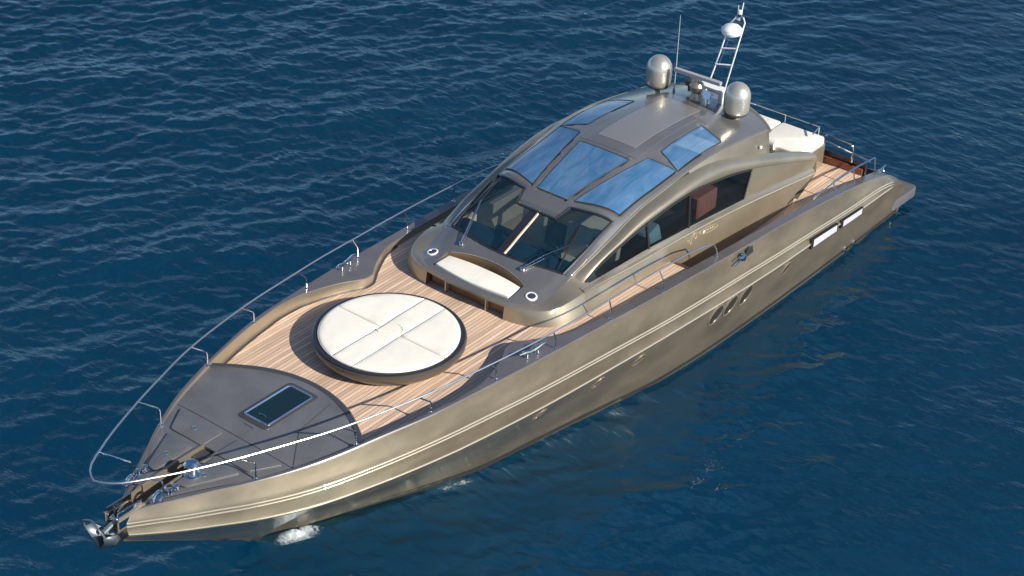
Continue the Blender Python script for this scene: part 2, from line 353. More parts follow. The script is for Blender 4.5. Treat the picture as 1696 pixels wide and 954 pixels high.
k2y = P({-2: 2.92, -1: 2.98, 0: 3.02, 2: 3.05, 4: 3.05, 6: 3.02, 8: 2.94, 10: 2.81, 12: 2.68, 14: 2.48, 15: 2.31, 16: 2.08, 17: 1.78, 18: 1.3, 18.5: .99, 19: .68, 19.4: .40, 19.78: .12})
wly = P({-2: 2.86, 0: 2.88, 2: 2.87, 4: 2.84, 6: 2.78, 8: 2.62, 9.3: 2.38, 10.3: 2.18, 11.3: 1.99, 12.7: 1.72, 13.2: 1.55, 14.3: 1.12, 15: .82, 16: .42, 16.8: .05, 20: .05})
def stem_z(x): return -1.6 if x < 15.2 else -1.6+(x-15.2)/(16.8-15.2)*1.4 if x < 16.8 else -.2+(x-16.8)*(1.82/2.97)
def low_y(x, z):
    """half breadth of the lower hull between the second rail and the keel"""
    z2, y2, yw, sz = k2z(x), k2y(x), wly(x), stem_z(x)
    if x >= 16.8:
        t = max(0, min(1, (z-sz)/(z2-.03-sz))); return y2*(.08+.92*t**1.15) if t > 0 else .03
    if z >= WZ:
        t = (z-WZ)/(z2-.03-WZ); return yw+(y2-yw)*(t**1.25 if x > 9 else t)
    t = max(0, (z-sz)/(WZ-sz)); return yw*t**.45
def hull_section(x):
    a, b = gy(x), gz(x); p = [(a, b)]
    y1, z1, y2, z2 = k1y(x), k1z(x), k2y(x), k2z(x)
    for t in (.25, .5, .75): p.append((a+(y1-a)*(t*.8+t*t*.2), b+(z1+.055-b)*t))
    p += [(y1, z1+.05), (y1+.004, z1-.05), ((y1+y2)/2-.012, (z1+z2)/2), (y2, z2+.03), (y2-.012, z2-.03)]
    sz = stem_z(x); zl = max(sz, WZ)
    for t in np.linspace(0, 1, 9)[1:]:
        z = z2-.03+(zl-(z2-.03))*t; p.append((low_y(x, z), z))
    if x < 16.8:
        zk = max(sz, WZ-.28)
        for t in (.5, 1.0):
            z = WZ+(zk-WZ)*t; p.append((low_y(x, z)*(1 if t < 1 else .93)+.001, z))
        p.append((0, zk-.02))
    else: p += [(.025, sz-.01), (.012, sz-.02), (.0, sz-.025)]
    return p
xs = list(np.arange(-1.75, -1, .125))+list(np.arange(-1, 15, .25))+list(np.arange(15, 19.7, .1))+[19.72]
hb = MB(); rows = []
for x in xs:
    s = hull_section(x); rows.append([(x, y, z) for y, z in s]+[(x, -y, z) for y, z in s[::-1]])
hb.grid(rows); hb.add(rows[0], [tuple(range(len(rows[0])))]); hb.add(rows[-1], [tuple(range(len(rows[-1])-1, -1, -1))])
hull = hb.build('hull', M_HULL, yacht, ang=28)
# rub rails: two beads along the upper knuckle, one along the lower
for sgn in (1, -1):
    for fy, fz, x0, offs in ((k1y, k1z, -1.2, (.032, -.034)), (k2y, k2z, -1.0, (.012,))):
        m = MB()
        for dz in offs:
            prof = [(-.004, .019), (.014, .014), (.02, 0), (.014, -.014), (-.004, -.019)]; rr = []
            for x in [q for q in xs if q >= x0]:
                e = min(1, (x-x0)/.3+.15); rr.append([(x, sgn*(fy(x)+a*e), fz(x)+dz+b*e*.8) for a, b in prof])
            m.grid(rr)
        m.build('rub_rail', M_BRIGHT, hull, ang=50)

for sgn in (1, -1):
    m = MB(); m.grid([[(x, sgn*(low_y(x, z)+.006), z) for z in (WZ-.02, WZ+.08, WZ+.15)] for x in xs if -1.7 < x < 16.6]); m.build('waterline_band', mat('dark_waterline_band', (.03, .028, .025), .4), hull)  # narrow dark band along both hull sides at the waterline
# gunwale cap and inner bulwark
ci = P({19.72: .04, 19.4: .12, 19: .36, 18.5: .68, 18: 1.01, 17.5: 1.27, 17: 1.49, 16.5: 1.66, 16: 1.81, 15.5: 1.935, 15: 2.05, 14.3: 2.165, 13.8: 2.225, 13.4: 2.215, 13.06: 2.15, 12.75: 2.07, 12.49: 1.98, 12.25: 1.87, 12.1: 1.79, 11.95: 1.75, 11.8: 1.76, 11.68: 1.82, 11.55: 1.91, 11.35: 2.03, 11.1: 2.16, 10.8: 2.29, 10.4: 2.36, 9.8: 2.40, 9: 2.44, 8: 2.49, 7: 2.53, 6: 2.57, 4: 2.62, 2: 2.64, 1: 2.62, 0: 2.58, -1: 2.5, -1.75: 2.42})
def deck_z(x):
    return 2.1 if x > 11 else 2.1-(11-x)*.03 if x > 6.95 else 1.30 if x > 2.2 else 1.30
xcap = sorted(set(list(np.arange(-1.75, 10, .25))+list(np.arange(10, 14.5, .08))+list(np.arange(14.5, 19.7, .15))+[19.72]))
for sgn in (1, -1):
    m = MB(); m.grid([[(x, sgn*(gy(x)+.004), gz(x)-.01), (x, sgn*(gy(x)-.012), gz(x)+.012), (x, sgn*(ci(x)+.012), gz(x)+.012), (x, sgn*ci(x), gz(x))] for x in xcap])
    cap = m.build('gunwale_cap', M_CAP, yacht)
    xb = [x for x in xcap if x < 19.4]
    m = MB(); m.grid([[(x, sgn*ci(x), gz(x)-.001), (x, sgn*(ci(x)-.008), gz(x)*.5+(min(deck_z(x), gz(x)-.1) if x < 16.3 else gz(x)-.12)*.5), (x, sgn*(ci(x)-.012), (min(deck_z(x), gz(x)-.1)-.03) if x < 16.3 else gz(x)-.12)] for x in xb])
    m.build('bulwark', M_BRONZE, yacht)

# ------------------------------------------------------------------ decks
def arc_x(y): return 15.19+.225*y*y
m = MB()
ys = np.linspace(-1, 1, 25)
rr = []
xd = list(np.arange(10.35, 16.3, .1))
m.grid([[(x, v*(ci(x)-.004), 2.1) for v in ys] for x in xd])
for sgn in (1, -1):
    xd2 = [x for x in np.arange(6.95, 10.36, .1)]
    m.grid([[(x, sgn*v, deck_z(x)) for v in (1.9, 2.05, 2.2, ci(x)-.004)] for x in xd2])
m.build('teak_foredeck', M_TEAK, yacht)
for sgn in (1, -1):
    m = MB(); x0 = 6.95
    for k in range(3):                                             # steps down from the foredeck level to the side deck
        z1 = deck_z(6.96)-k*.26; x1 = x0-k*.28
        m.quad((x1, sgn*1.9, z1), (x1, sgn*2.55, z1), (x1, sgn*2.55, z1-.26), (x1, sgn*1.9, z1-.26))
        m.quad((x1, sgn*1.9, z1-.26), (x1, sgn*2.55, z1-.26), (x1-.28, sgn*2.55, z1-.26), (x1-.28, sgn*1.9, z1-.26))
    m.grid([[(x, sgn*1.5, 1.3), (x, sgn*2.1, 1.3), (x, sgn*(ci(x)-.012), 1.3)] for x in np.arange(-.1, 6.2, .2)])
    m.build('side_deck', M_TEAK, yacht)
# dark margin boards on the port foredeck and along the edges
for sgn in (1, -1):
    m = MB(); m.grid([[(x, sgn*(ci(x)-.012), 2.104), (x, sgn*(ci(x)-.07), 2.104)] for x in np.arange(10.4, 16.2, .1)])
    m.build('margin_board', M_DGREY, yacht)

# grey non-skid foredeck panel with a stepped aft edge
FZ = 2.285
m = MB(); XS = 17.74; SW = .15
def fz_(x, y): v = min(1, abs(y)/max(.05, ci(x)-.005)); c = min(gz(x)+.011, FZ-.012); return c+(min(FZ+.015, c+.03)-c)*(1-v**4)
rows = []
for v in np.linspace(-1, 1, 41):
    xa = arc_x(v*1.9); rows.append([(x, v*(ci(x)-.004), fz_(x, v*(ci(x)-.004))) for x in np.linspace(xa, XS, 26)])
m.grid(rows)
for sgn in (1, -1):
    m.grid([[(x, sgn*(SW+(max(ci(x)-.004, SW+.01)-SW)*t), fz_(x, SW+(max(ci(x)-.004, SW+.01)-SW)*t)) for x in list(np.linspace(XS, 19.28, 20))] for t in np.linspace(0, 1, 9)])
fore = m.build('foredeck_panel', M_GREY, yacht)
m = MB(); rows = []
for v in np.linspace(-1, 1, 41):
    y = v*1.88; x = arc_x(y); n = Vector((1, -.45*y, 0)).normalized(); q = Vector((x, y, 0))
    yy = lambda d: q+n*d
    rows.append([tuple(yy(-.012))[:2]+(2.09,), tuple(yy(-.012))[:2]+(FZ-.02,), tuple(yy(.01))[:2]+(FZ+.018,), tuple(yy(.10))[:2]+(FZ+.022,), tuple(yy(.11))[:2]+(FZ+.0,)])
m.grid(rows); m.build('panel_edge_trim', M_DGREY, fore, ang=40)

def lid(poly, z, name='locker_lid'):
    m = MB(); m.prism(poly, z-.01, z+.022, .012); o = m.build(name, M_GREY, fore); return o
def rpoly(poly, r=.05, n=4):
    out = []
    N = len(poly)
    for i in range(N):
        a, b, c = Vector(poly[i-1]), Vector(poly[i]), Vector(poly[(i+1) % N])
        p = b+(a-b).normalized()*r; q = b+(c-b).normalized()*r
        for k in range(n+1):
            t = k/n; out.append(tuple((1-t)**2*p+2*t*(1-t)*b+t*t*q))
    return out
def seam(poly, z, w=.014):
    m = MB(); pts = [Vector((p[0], p[1], z)) for p in poly]+[Vector((poly[0][0], poly[0][1], z))]
    m.tube(pts, w/2, 6, cap=False); return m
for sgn in (1, -1):
    for poly in ([(17.26, .16), (17.78, .16), (17.78, .92), (17.26, 1.22)], [(17.88, .24), (18.75, .24), (18.72, .45), (17.88, .86)]):
        pl = [(x, sgn*y) for x, y in poly]
        if sgn < 0: pl = pl[::-1]
        lo = lid(rpoly(pl, .06), FZ+.012)
        seam(rpoly(pl, .06), FZ+.02).build('lid_seam', M_DGREY, lo)
        cx = sum(p[0] for p in pl)/4; cy = sum(p[1] for p in pl)/4
        m = MB(); m.lathe((cx, cy, FZ+.034), [(.045, 0), (.045, .008), (.03, .012), (.028, .004)], 16); m.build('lid_latch', M_STEEL, lo)
for poly in ([(17.2, -1.38), (17.2, 1.38)], [(17.2, .12), (16.86, .12), (16.86, -.1)], [(17.2, 1.38), (16.4, .75), (15.5, .62)]):
    m = MB(); pts = [(a_[0]+(b_[0]-a_[0])*t, a_[1]+(b_[1]-a_[1])*t) for a_, b_ in zip(poly, poly[1:]) for t in np.linspace(0, 1, 14)]
    m.tube([Vector((x, y, fz_(x, y)+.001)) for x, y in [pts[0]]+[q for p, q in zip(pts, pts[1:]) if p != q]], .008, 5); m.build('panel_seam', M_DGREY, fore)
# hatch
hatch = MB().prism(rpoly([(15.45, -.37), (16.78, -.37), (16.78, .34), (15.45, .34)], .1), FZ-.01, FZ+.03, .02).build('deck_hatch', M_DGREY, yacht)
m = MB(); pl = rpoly([(15.56, -.29), (16.67, -.29), (16.67, .26), (15.56, .26)], .05)
m.tube([Vector((x, y, FZ+.035)) for x, y in pl+pl[:1]], .022, 8, cap=False); m.build('hatch_frame', M_STEEL, hatch)
MB().prism([(15.57, -.28), (16.66, -.28), (16.66, .25), (15.57, .25)], FZ+.02, FZ+.036).build('hatch_pane', M_HATCH, hatch)
m = MB(); m.tube(smooth_path([(16.52, -.07, FZ+.036), (16.52, -.06, FZ+.06), (16.52, .06, FZ+.06), (16.52, .07, FZ+.036)], 3), .01, 6); m.build('hatch_handle', M_STEEL, hatch)

# anchor channel, roller, windlass
m = MB(); X = np.linspace(XS, 19.9, 16)
def chz(x): return min(fz_(min(x, 19.6), SW), 2.3)
for sgn in (1, -1):
    m.grid([[(x, sgn*(SW+.035), chz(x)-.004), (x, sgn*(SW+.03), chz(x)+.022), (x, sgn*(SW-.004), chz(x)+.022), (x, sgn*(SW-.008), chz(x)-.0), (x, sgn*(SW-.008), 1.93)] for x in X])
m.quad((XS, -SW, FZ+.02), (XS, SW, FZ+.02), (XS, SW, 1.95), (XS, -SW, 1.95)); m.grid([[(x, -SW, 1.95-max(0, x-19)*.05), (x, SW, 1.95-max(0, x-19)*.05)] for x in X])
chan = m.build('anchor_channel', M_BRONZE, yacht)
m = MB(); m.box((17.9, 0, 2.2), (.28, .26, .12)); m.build('chain_stopper', M_DGREY, chan)
m = MB(); m.box((19.62, .13, 2.12), (.5, .03, .32)); m.box((19.62, -.13, 2.12), (.5, .03, .32)); m.lathe((19.8, -.1, 2.06), [(.06, 0), (.03, .05), (.03, .15), (.06, .2)], 16, M=Matrix.Rotation(R(-90), 3, 'X')); m.build('bow_roller', M_STEEL, yacht)
m = MB(); m.lathe((18.42, .29, FZ+.0), [(.14, 0), (.14, .04), (.085, .07), (.08, .16), (.13, .2), (.13, .25), (.09, .29), (.0, .3)], 24); m.build('windlass', M_STEEL, yacht)
m = MB()
pts = smooth_path([(17.95, 0, 2.12), (18.6, 0, 2.05), (19.2, 0, 2.03), (19.62, 0, 2.10)], 14)
for i, p in enumerate(pts[::1]):
    a = (pts[min(i+1, len(pts)-1)]-pts[max(i-1, 0)]).normalized()
    b = Vector((0, 1, 0)) if i % 2 else a.cross(Vector((0, 1, 0)))
    ring = [p+a*.042*math.cos(t)+b*.022*math.sin(t) for t in np.linspace(0, 2*math.pi, 11)]
    m.tube(ring, .008, 5, cap=False)
m.build('anchor_chain', M_STEEL, yacht)
for sgn in (1, -1):                                                # rollers and fairleads beside the channel at the bow
    m = MB(); c = Vector((19.18, sgn*.3, FZ+.0))
    arc = [c+Vector((.11*math.cos(t), sgn*.02, .13*math.sin(t))) for t in np.linspace(0, math.pi, 11)]
    m.tube(arc, .028, 8); m.box(c+Vector((0, sgn*.02, .0)), (.3, .09, .03)); m.build('bow_fairlead', M_STEEL, yacht)
    m = MB()
    for dx in (-.07, .07): m.lathe((18.9+dx, sgn*.38, FZ), [(.05, 0), (.03, .02), (.03, .08), (.05, .1), (.0, .11)], 14)
    m.build('mooring_bitt', M_STEEL, yacht)

# anchor: hangs in the bow roller, a thing of its own
anchor = thing('anchor', 'steel plough anchor stowed in the bow roller at the very tip of the bow', 'anchor', (20.0, 0, 1.68))
m = MB(); m.tube([(19.55, 0, 2.08), (19.85, 0, 2.04), (20.08, 0, 1.96)], [.035, .04, .045], 8); m.build('shank', M_GALV, anchor)
m = MB(); D = Vector((-.12, 0, .0))
tip = Vector((19.86, 0, 1.60))+D
for sgn in (1, -1):
    m.grid([[tip, Vector((20.02, sgn*.03, 1.58))+D, Vector((20.30, sgn*.02, 1.68))+D], [tip+Vector((.04, sgn*.03, .1)), Vector((20.1, sgn*.18, 1.82))+D, Vector((20.34, sgn*.19, 1.92))+D], [Vector((20.0, sgn*.1, 1.86))+D, Vector((20.2, sgn*.26, 2.03))+D, Vector((20.38, sgn*.24, 2.08))+D]])
o = m.build('fluke', M_GALV, anchor); md = o.modifiers.new('thick', 'SOLIDIFY'); md.thickness = .03
m = MB(); m.tube(smooth_path([Vector((20.36, -.24, 2.08))+D, Vector((20.42, -.2, 2.24))+D, Vector((20.4, 0, 2.32))+D, Vector((20.42, .2, 2.24))+D, Vector((20.36, .24, 2.08))+D], 6), .018, 8); m.build('roll_bar', M_GALV, anchor)

# cleats
def cleat(x, y, z, rot=0, s=1.0):
    m = MB(); M3 = Matrix.Rotation(rot, 3, 'Z'); c = Vector((x, y, z))
    for d in (-.09, .09):
        m.lathe(c+M3@Vector((d*s, 0, 0)), [(.035*s, 0), (.022*s, .02), (.022*s, .07*s)], 12)
        sg = 1 if d > 0 else -1
    m.tube([c+M3@Vector((t*s, 0, (.085 if abs(t) < .13 else .105)*s)) for t in (-.22, -.14, -.05, .05, .14, .22)], [.012*s, .022*s, .024*s, .024*s, .022*s, .012*s], 8)
    return m.build('cleat', M_STEEL, yacht)
for sgn in (1, -1):
    cleat(11.95, sgn*2.3, gz(11.95)+.01, R(8)*-sgn, 1.5); cleat(-1.15, sgn*2.55, gz(-1.15)+.01, 0, 1.0); 

# ------------------------------------------------------------------ hull openings
def on_hull(x, z, off=.0, sgn=1): return Vector((x, sgn*(low_y(x, z)+off), z))
def hull_frame(x, z, sgn):
    ex = (on_hull(x+.1, z, 0, sgn)-on_hull(x-.1, z, 0, sgn)).normalized(); ez = (on_hull(x, z+.1, 0, sgn)-on_hull(x, z-.1, 0, sgn)).normalized()
    n = ez.cross(ex)*sgn if False else Vector((0, sgn, 0)); return ex, ez, n
def oval(x, z, a, b, tilt, sgn, kind):
    ex, ez, n = hull_frame(x, z, sgn); c = on_hull(x, z, 0, sgn)
    u = -ex*math.cos(tilt)+ez*math.sin(tilt); w = ex*math.sin(tilt)+ez*math.cos(tilt)
    def pt(t, s=1, d=0):
        ca, sa = math.cos(t), math.sin(t); f = 1.0
        return c+u*(a*s*math.copysign(abs(ca)**.9, ca))+w*(b*s*math.copysign(abs(sa)**1.0, sa))+n*d
    T = np.linspace(0, 2*math.pi, 33)[:-1]
    m = MB(); m.grid([[pt(t, 1.12, -.01), pt(t, 1.10, .014), pt(t, 1.0, .018), pt(t, .95, -.0)] for t in list(T)+[T[0]]]); f = m.build('porthole', M_RIM, yacht, ang=60)
    m = MB(); m.add([pt(t, .97, .005) for t in T], [tuple(range(32))]); m.build('porthole_pane', M_PORT, f)
for sgn in (1, -1):
    for x in (6.58, 6.06, 5.50): oval(x, .88, .24, .175, R(44), sgn, 1)
    for x in (11.95, 10.3, 9.1, 3.9): oval(x, k2z(x)-.27+(.0 if x > 5 else .05), .16, .085, R(32), sgn, 0)
# long hull windows with pale blinds, cut across the lower rail
for sgn in (1, -1):
    for x0, x1 in ((2.98, 1.80), (1.66, .62)):
        def wp(x, t, d):
            zt, zb = k1z(x)-.07-.03, k2z(x)-.08-.02; z = zb+(zt-zb)*t; yy = max(k2y(x), low_y(x, min(z, k2z(x)-.03)))
            return (x, sgn*(yy+d), z)
        m = MB(); X = np.linspace(x0, x1, 8)
        m.grid([[wp(x, 0, -.06), wp(x, 0, .03), wp(x, 1, .03), wp(x, 1, -.06)] for x in X]); 
        m.quad(wp(x0, 0, -.06), wp(x0, 0, .03), wp(x0, 1, .03), wp(x0, 1, -.06)); m.quad(wp(x1, 0, -.06), wp(x1, 0, .03), wp(x1, 1, .03), wp(x1, 1, -.06))
        f = m.build('hull_window', M_BLACK, yacht)
        m = MB(); m.grid([[wp(x, .08, .034), wp(x, .92, .034)] for x in np.linspace(x0-.1, x1+.05, 8)]); m.build('window_blind', M_BLIND, f)
for sgn in (1, -1):
    for x in (.55, .95):
        c = on_hull(x, WZ+.16, .0, sgn); m = MB(); m.lathe(c, [(.07, -.02), (.07, .05), (.055, .05), (.05, .0)], 16, M=Matrix.Rotation(R(-90*sgn), 3, 'X')); m.build('exhaust_outlet', M_STEEL, yacht)
# folding boarding fitting on the port topside
m = MB(); c = Vector((5.71, 2.925, 1.86))
m.lathe(c, [(.09, -.02), (.09, .03), (.07, .06), (.0, .075)], 18, M=Matrix.Rotation(R(-80), 3, 'X')); fit = m.build('gate_fitting', M_STEEL, yacht)
m = MB(); m.add([(5.55, 2.945, 1.80), (5.30, 2.945, 1.82), (5.30, 2.905, 1.97), (5.5, 2.905, 1.93)], [(0, 1, 2, 3)]); m.build('vent_slot', M_BLACK, fit)
m = MB(); m.tube([(5.8, 2.95, 1.84), (6.03, 2.95, 1.80)], .018, 6); m.tube([(5.85, 2.93, 1.92), (6.0, 2.94, 1.9)], .014, 6); m.build('fitting_arm', M_STEEL, fit)

# ------------------------------------------------------------------ bow rail
ry = P({20.16: .0, 20.05: .22, 19.5: .59, 18.5: 1.06, 17.5: 1.443, 16.5: 1.78, 15.5: 2.01, 14.5: 2.19, 13.5: 2.31, 12.5: 2.415, 11.5: 2.48, 10.5: 2.53, 9.5: 2.555, 8.5: 2.57, 7.5: 2.59, 6.4: 2.62})
rz = P({20.16: 3.05, 19.5: 3.02, 18.5: 2.975, 17.5: 2.94, 16.5: 2.905, 15.5: 2.865, 14.5: 2.82, 13.5: 2.775, 12.5: 2.735, 11.5: 2.69, 10.5: 2.66, 9.5: 2.63, 8.5: 2.59, 7.5: 2.53, 6.9: 2.46, 6.4: 2.34})
half = [Vector((x, ry(x), rz(x))) for x in [20.16, 20.155, 20.14, 20.1, 20.02]+list(np.arange(19.9, 6.5, -.2))+[6.4]]
tail = [Vector((6.3, 2.64, 2.2)), Vector((6.27, 2.66, gz(6.27)+.0))]
path = [Vector((p.x, -p.y, p.z)) for p in (half+tail)[::-1]]+half[1:]+tail
m = MB(); m.tube(path, .0165, 10); rail = m.build('bow_rail', mat('brushed_rail_steel', (.62, .63, .65), .3, .95), yacht)
for sgn in (1, -1):
    for x, dx in ((19.1, .5), (17.8, .42), (16.1, .36), (14.6, .3), (13.03, .2), (11.45, .12), (9.85, .08), (8.25, .05)):
        yb = gy(x)-.07; xt = x+dx; a = Vector((x, sgn*yb, gz(x)))
        b = Vector((xt, sgn*ry(xt), rz(xt))); h = b.z-a.z
        f = a+Vector((0, 0, h*.5)); p = [a, a+Vector((0, 0, h*.3)), a+Vector((0, 0, h*.42)), f+(b-f)*.06, f+(b-f)*.16, f+(b-f)*.5, b]
        m = MB(); m.tube(p, .015, 8); m.lathe(a, [(.045, -.005), (.045, .012), (.02, .03)], 12); m.build('stanchion', M_STEEL, rail)

# ------------------------------------------------------------------ superstructure
ze = P({11.1: 2.41, 10.8: 2.405, 10.5: 2.435, 10: 2.585, 9.5: 2.745, 9: 2.885, 8.5: 3.015, 8: 3.17, 7.5: 3.295, 7: 3.365, 6.5: 3.435, 6: 3.50, 5.5: 3.53, 5: 3.515, 4.5: 3.47, 4: 3.41, 3.5: 3.335, 3: 3.26, 2.5: 3.17})
wd = P({11.1: 1.43, 10.5: 1.48, 10: 1.515, 9.5: 1.555, 9: 1.575, 8: 1.57, 7.5: 1.575, 7: 1.59, 6.5: 1.605, 6: 1.625, 5: 1.63, 4: 1.61, 3: 1.60, 2.5: 1.58})
pe = P({11.1: 4.5, 10: 5, 8.3: 6.5, 7.3: 4, 6.3: 2.4, 5: 2.3, 2.5: 2.3})
zc = P({11.15: 2.44, 10.8: 2.50, 10.3: 2.61, 10.02: 2.69, 9.5: 2.92, 9: 3.14, 8.8: 3.235, 8.4: 3.36, 8: 3.45, 7: 3.62, 6.3: 3.72, 5.5: 3.77, 4.5: 3.74, 3.5: 3.64, 2.5: 3.49})
def sz_(x, y):
    w = wd(x); t = min(1, abs(y)/w); return ze(x)+(zc(x)-ze(x))*(1-t**pe(x))
def sp(x, v, dz=0.0): y = v*wd(x); return (x, y, sz_(x, y)+dz)
xb_ = lambda v: 10.02-.19*min(1.2, (v/.9)**2)                         # windscreen foot
VG = .9
def xt_(v):                                                          # roof front edge, with the centre visor
    a = abs(v)
    base = 8.33+.27*(1-(a/.9)**2) if a < .9 else 8.33
    if a < .30: return 8.93
    if a < .36: return 8.93-(a-.30)/.06*(8.93-8.63)
    return base
vs_g = sorted(set([round(float(q), 4) for q in list(np.linspace(-.9, .9, 37))+[-.36, -.30, .30, .36]]))
# roof shell
m = MB()
vr = sorted(set(vs_g+[-1, -.97, -.94, .94, .97, 1])); 
def rear_x(v): return 2.45+.30*abs(v)**4
rows = []
for v in vr:
    x0 = xt_(v) if abs(v) <= .9 else 8.33; x1 = rear_x(v); rows.append([sp(x0+(x1-x0)*t, v) for t in np.linspace(0, 1, 46)])
m.grid(rows)
for sgn in (1, -1):                                                   # windscreen posts
    m.grid([[sp(x0, sgn*v) for v in (.9, .94, .97, 1)] for x0 in np.linspace(xb_(.9), 8.33, 14)])
roof = m.build('roof', M_ROOF, yacht, ang=40); md = roof.modifiers.new('thick', 'SOLIDIFY'); md.thickness = .05; md.offset = -1
# roof edge bead and rear lip
for sgn in (1, -1):
    m = MB(); m.tube([Vector(sp(x, sgn*1.0, -.004)) for x in np.arange(9.9, 2.7, -.15)], .014, 8); m.build('roof_edge_bead', M_BRONZE, roof)
m = MB(); m.tube([Vector(sp(rear_x(v), v, -.035)) for v in np.linspace(-1, 1, 31)], .055, 8); m.build('roof_rear_lip', M_BRONZE, roof)
# raised sunroof panel in the middle of the roof
def patch(x0, x1, y0, y1, dz, nx=14, ny=8, edge=.0):
    """roof patch between x0(y-fraction) and x1, y0(x-fraction) and y1"""
    rows = []
    for i in range(nx+1):
        t = i/nx; row = []
        for j in range(ny+1):
            s = j/ny; ya = y0[0]+(y0[1]-y0[0])*t; yb = y1[0]+(y1[1]-y1[0])*t; y = ya+(yb-ya)*s
            xa = x0[0]+(x0[1]-x0[0])*s; xb = x1[0]+(x1[1]-x1[0])*s; x = xa+(xb-xa)*t; row.append((x, y, sz_(x, y)+dz))
        rows.append(row)
    m = MB(); m.grid(rows)
    per = rows[0]+[r[-1] for r in rows[1:]]+rows[-1][::-1][1:]+[r[0] for r in rows[::-1][1:-1]]
    m.grid([per, [(p[0], p[1], p[2]-dz-.01) for p in per]], closed=True); return m, per
m, per = patch((6.56, 6.56), (3.5, 3.5), (-.72, -.62), (.72, .62), .008, 20, 10); sr = m.build('sunroof_frame', M_ROOF, roof)
m, per = patch((6.28, 6.28), (3.8, 3.8), (-.47, -.45), (.47, .45), .016, 20, 8); m.build('sunroof_panel', mat('sunroof_paint', (.40, .38, .35), .3, .6, .3), roof)
CUT = []
def skylight(x0, x1, y0, y1):
    m, per = patch(x0, x1, y0, y1, .004); o = m.build('skylight', M_SKYL, roof)
    c = Vector((sum(p[0] for p in per)/len(per), sum(p[1] for p in per)/len(per), 0))
    q = [(p[0]+(c.x-p[0])*.012, p[1]+(c.y-p[1])*.012) for p in per]
    k = MB(); k.grid([[(p[0], p[1], 3.0) for p in q], [(p[0], p[1], 4.1) for p in q]], closed=True); n = len(q)
    k.add([(p[0], p[1], 3.0) for p in q], [tuple(range(n-1, -1, -1))]); k.add([(p[0], p[1], 4.1) for p in q], [tuple(range(n))])
    CUT.append(k.build('cutter', M_ROOF))
    m = MB(); m.tube([Vector(p) for p in per+per[:1]], .008, 6, cap=False); m.build('skylight_seal', M_BLACK, o)
skylight((8.42, 8.42), (6.68, 6.68), (-.37, -.62), (.37, .62))
for sgn in (1, -1):
    def S(a, b): return (sgn*a, sgn*b)
    skylight((8.38, 8.10), (6.36, 6.22), S(.52, .86), S(1.42, 1.47)); skylight((5.98, 6.2), (4.40, 4.53), S(.92, .86), S(1.49, 1.45))

for c in CUT:
    md = roof.modifiers.new('cut', 'BOOLEAN'); md.operation = 'DIFFERENCE'; md.object = c; md.solver = 'EXACT'
bpy.context.view_layer.update()
dg = bpy.context.evaluated_depsgraph_get(); cut_mesh = bpy.data.meshes.new_from_object(roof.evaluated_get(dg)); roof.modifiers.clear(); roof.data = cut_mesh
for c in CUT: bpy.data.objects.remove(c)

# windscreen: two panes, a heavy centre post and a dark surround
m = MB(); rows = []
for v in vs_g: rows.append([sp(xb_(v)+(xt_(v)-xb_(v))*t, v, -.012) for t in np.linspace(0, 1, 17)])
ws = None
def pane(v0, v1):
    m = MB(); m.grid([[sp(xb_(v)-.05+(xt_(v)-xb_(v)+.08)*t, v, -.012) for t in np.linspace(0, 1, 17)] for v in vs_g if v0 <= v <= v1]); return m
wsx = MB()
per = [sp(xb_(v), v, -.004) for v in vs_g]+[sp(x, .9, -.004) for x in np.linspace(xb_(.9), 8.33, 12)[1:-1]]+[sp(xt_(v), v, -.004) for v in vs_g[::-1]]+[sp(x, -.9, -.004) for x in np.linspace(8.33, xb_(.9), 12)[1:-1]]
wsx.tube([Vector(p) for p in per+per[:1]], .03, 6, cap=False); ws = wsx.build('windscreen', M_NAVY, yacht)
pane(-.9, -.03).build('windscreen_pane', M_WS, ws); pane(.03, .9).build('windscreen_pane', M_WS, ws)
m = MB(); m.grid([[sp(xb_(0)-.02+(xt_(0)-xb_(0))*t, v, d) for v, d in ((-.085, -.02), (-.08, .0), (.03, .0), (.035, -.02))] for t in np.linspace(0, 1, 12)]); m.build('centre_post', M_NAVY, ws)
m = MB(); m.grid([[sp(xb_(0)-.02+(xt_(0)-xb_(0))*t, v, d) for v, d in ((.034, -.02), (.037, .012), (.058, .012), (.061, -.02))] for t in np.linspace(0, 1, 12)]); m.build('post_trim', M_BEIGE, ws)

# dash (coaming in front of the windscreen) with the recessed seat
ycol = [0, .2, .4, .6, .8, .95]
def row_pts(f_in, outer): return [(f_in(y), y) for y in ycol]+outer
rowsxy = [
 [(xb_(y/1.53), y) for y in ycol]+[(xb_(1.1/1.53), 1.1), (xb_(1.25/1.53), 1.25), (xb_(.9), 1.385), (9.83, 1.53)],
 row_pts(lambda y: 10.27+.2*(y/.95)**2, [(10.42, 1.10), (10.32, 1.26), (10.2, 1.395), (10.08, 1.51)]),
 row_pts(lambda y: 10.64+.08*(y/.95)**2, [(10.66, 1.10), (10.55, 1.25), (10.42, 1.385), (10.3, 1.495)]),
 row_pts(lambda y: 11.02-.09*(y/.95)**2, [(10.88, 1.08), (10.77, 1.24), (10.63, 1.37), (10.48, 1.48)]),
 row_pts(lambda y: 11.11-.07*(y/.95)**2, [(11.0, 1.07), (10.9, 1.21), (10.78, 1.34), (10.6, 1.465)])]
def dz_(x, y):
    t = min(1, abs(y)/wd(x)); return ze(x)+(zc(min(x, 11.15))-ze(x))*(1-t**pe(x))
full = [[(x, -y) for x, y in r[::-1][:-1]]+r for r in rowsxy]
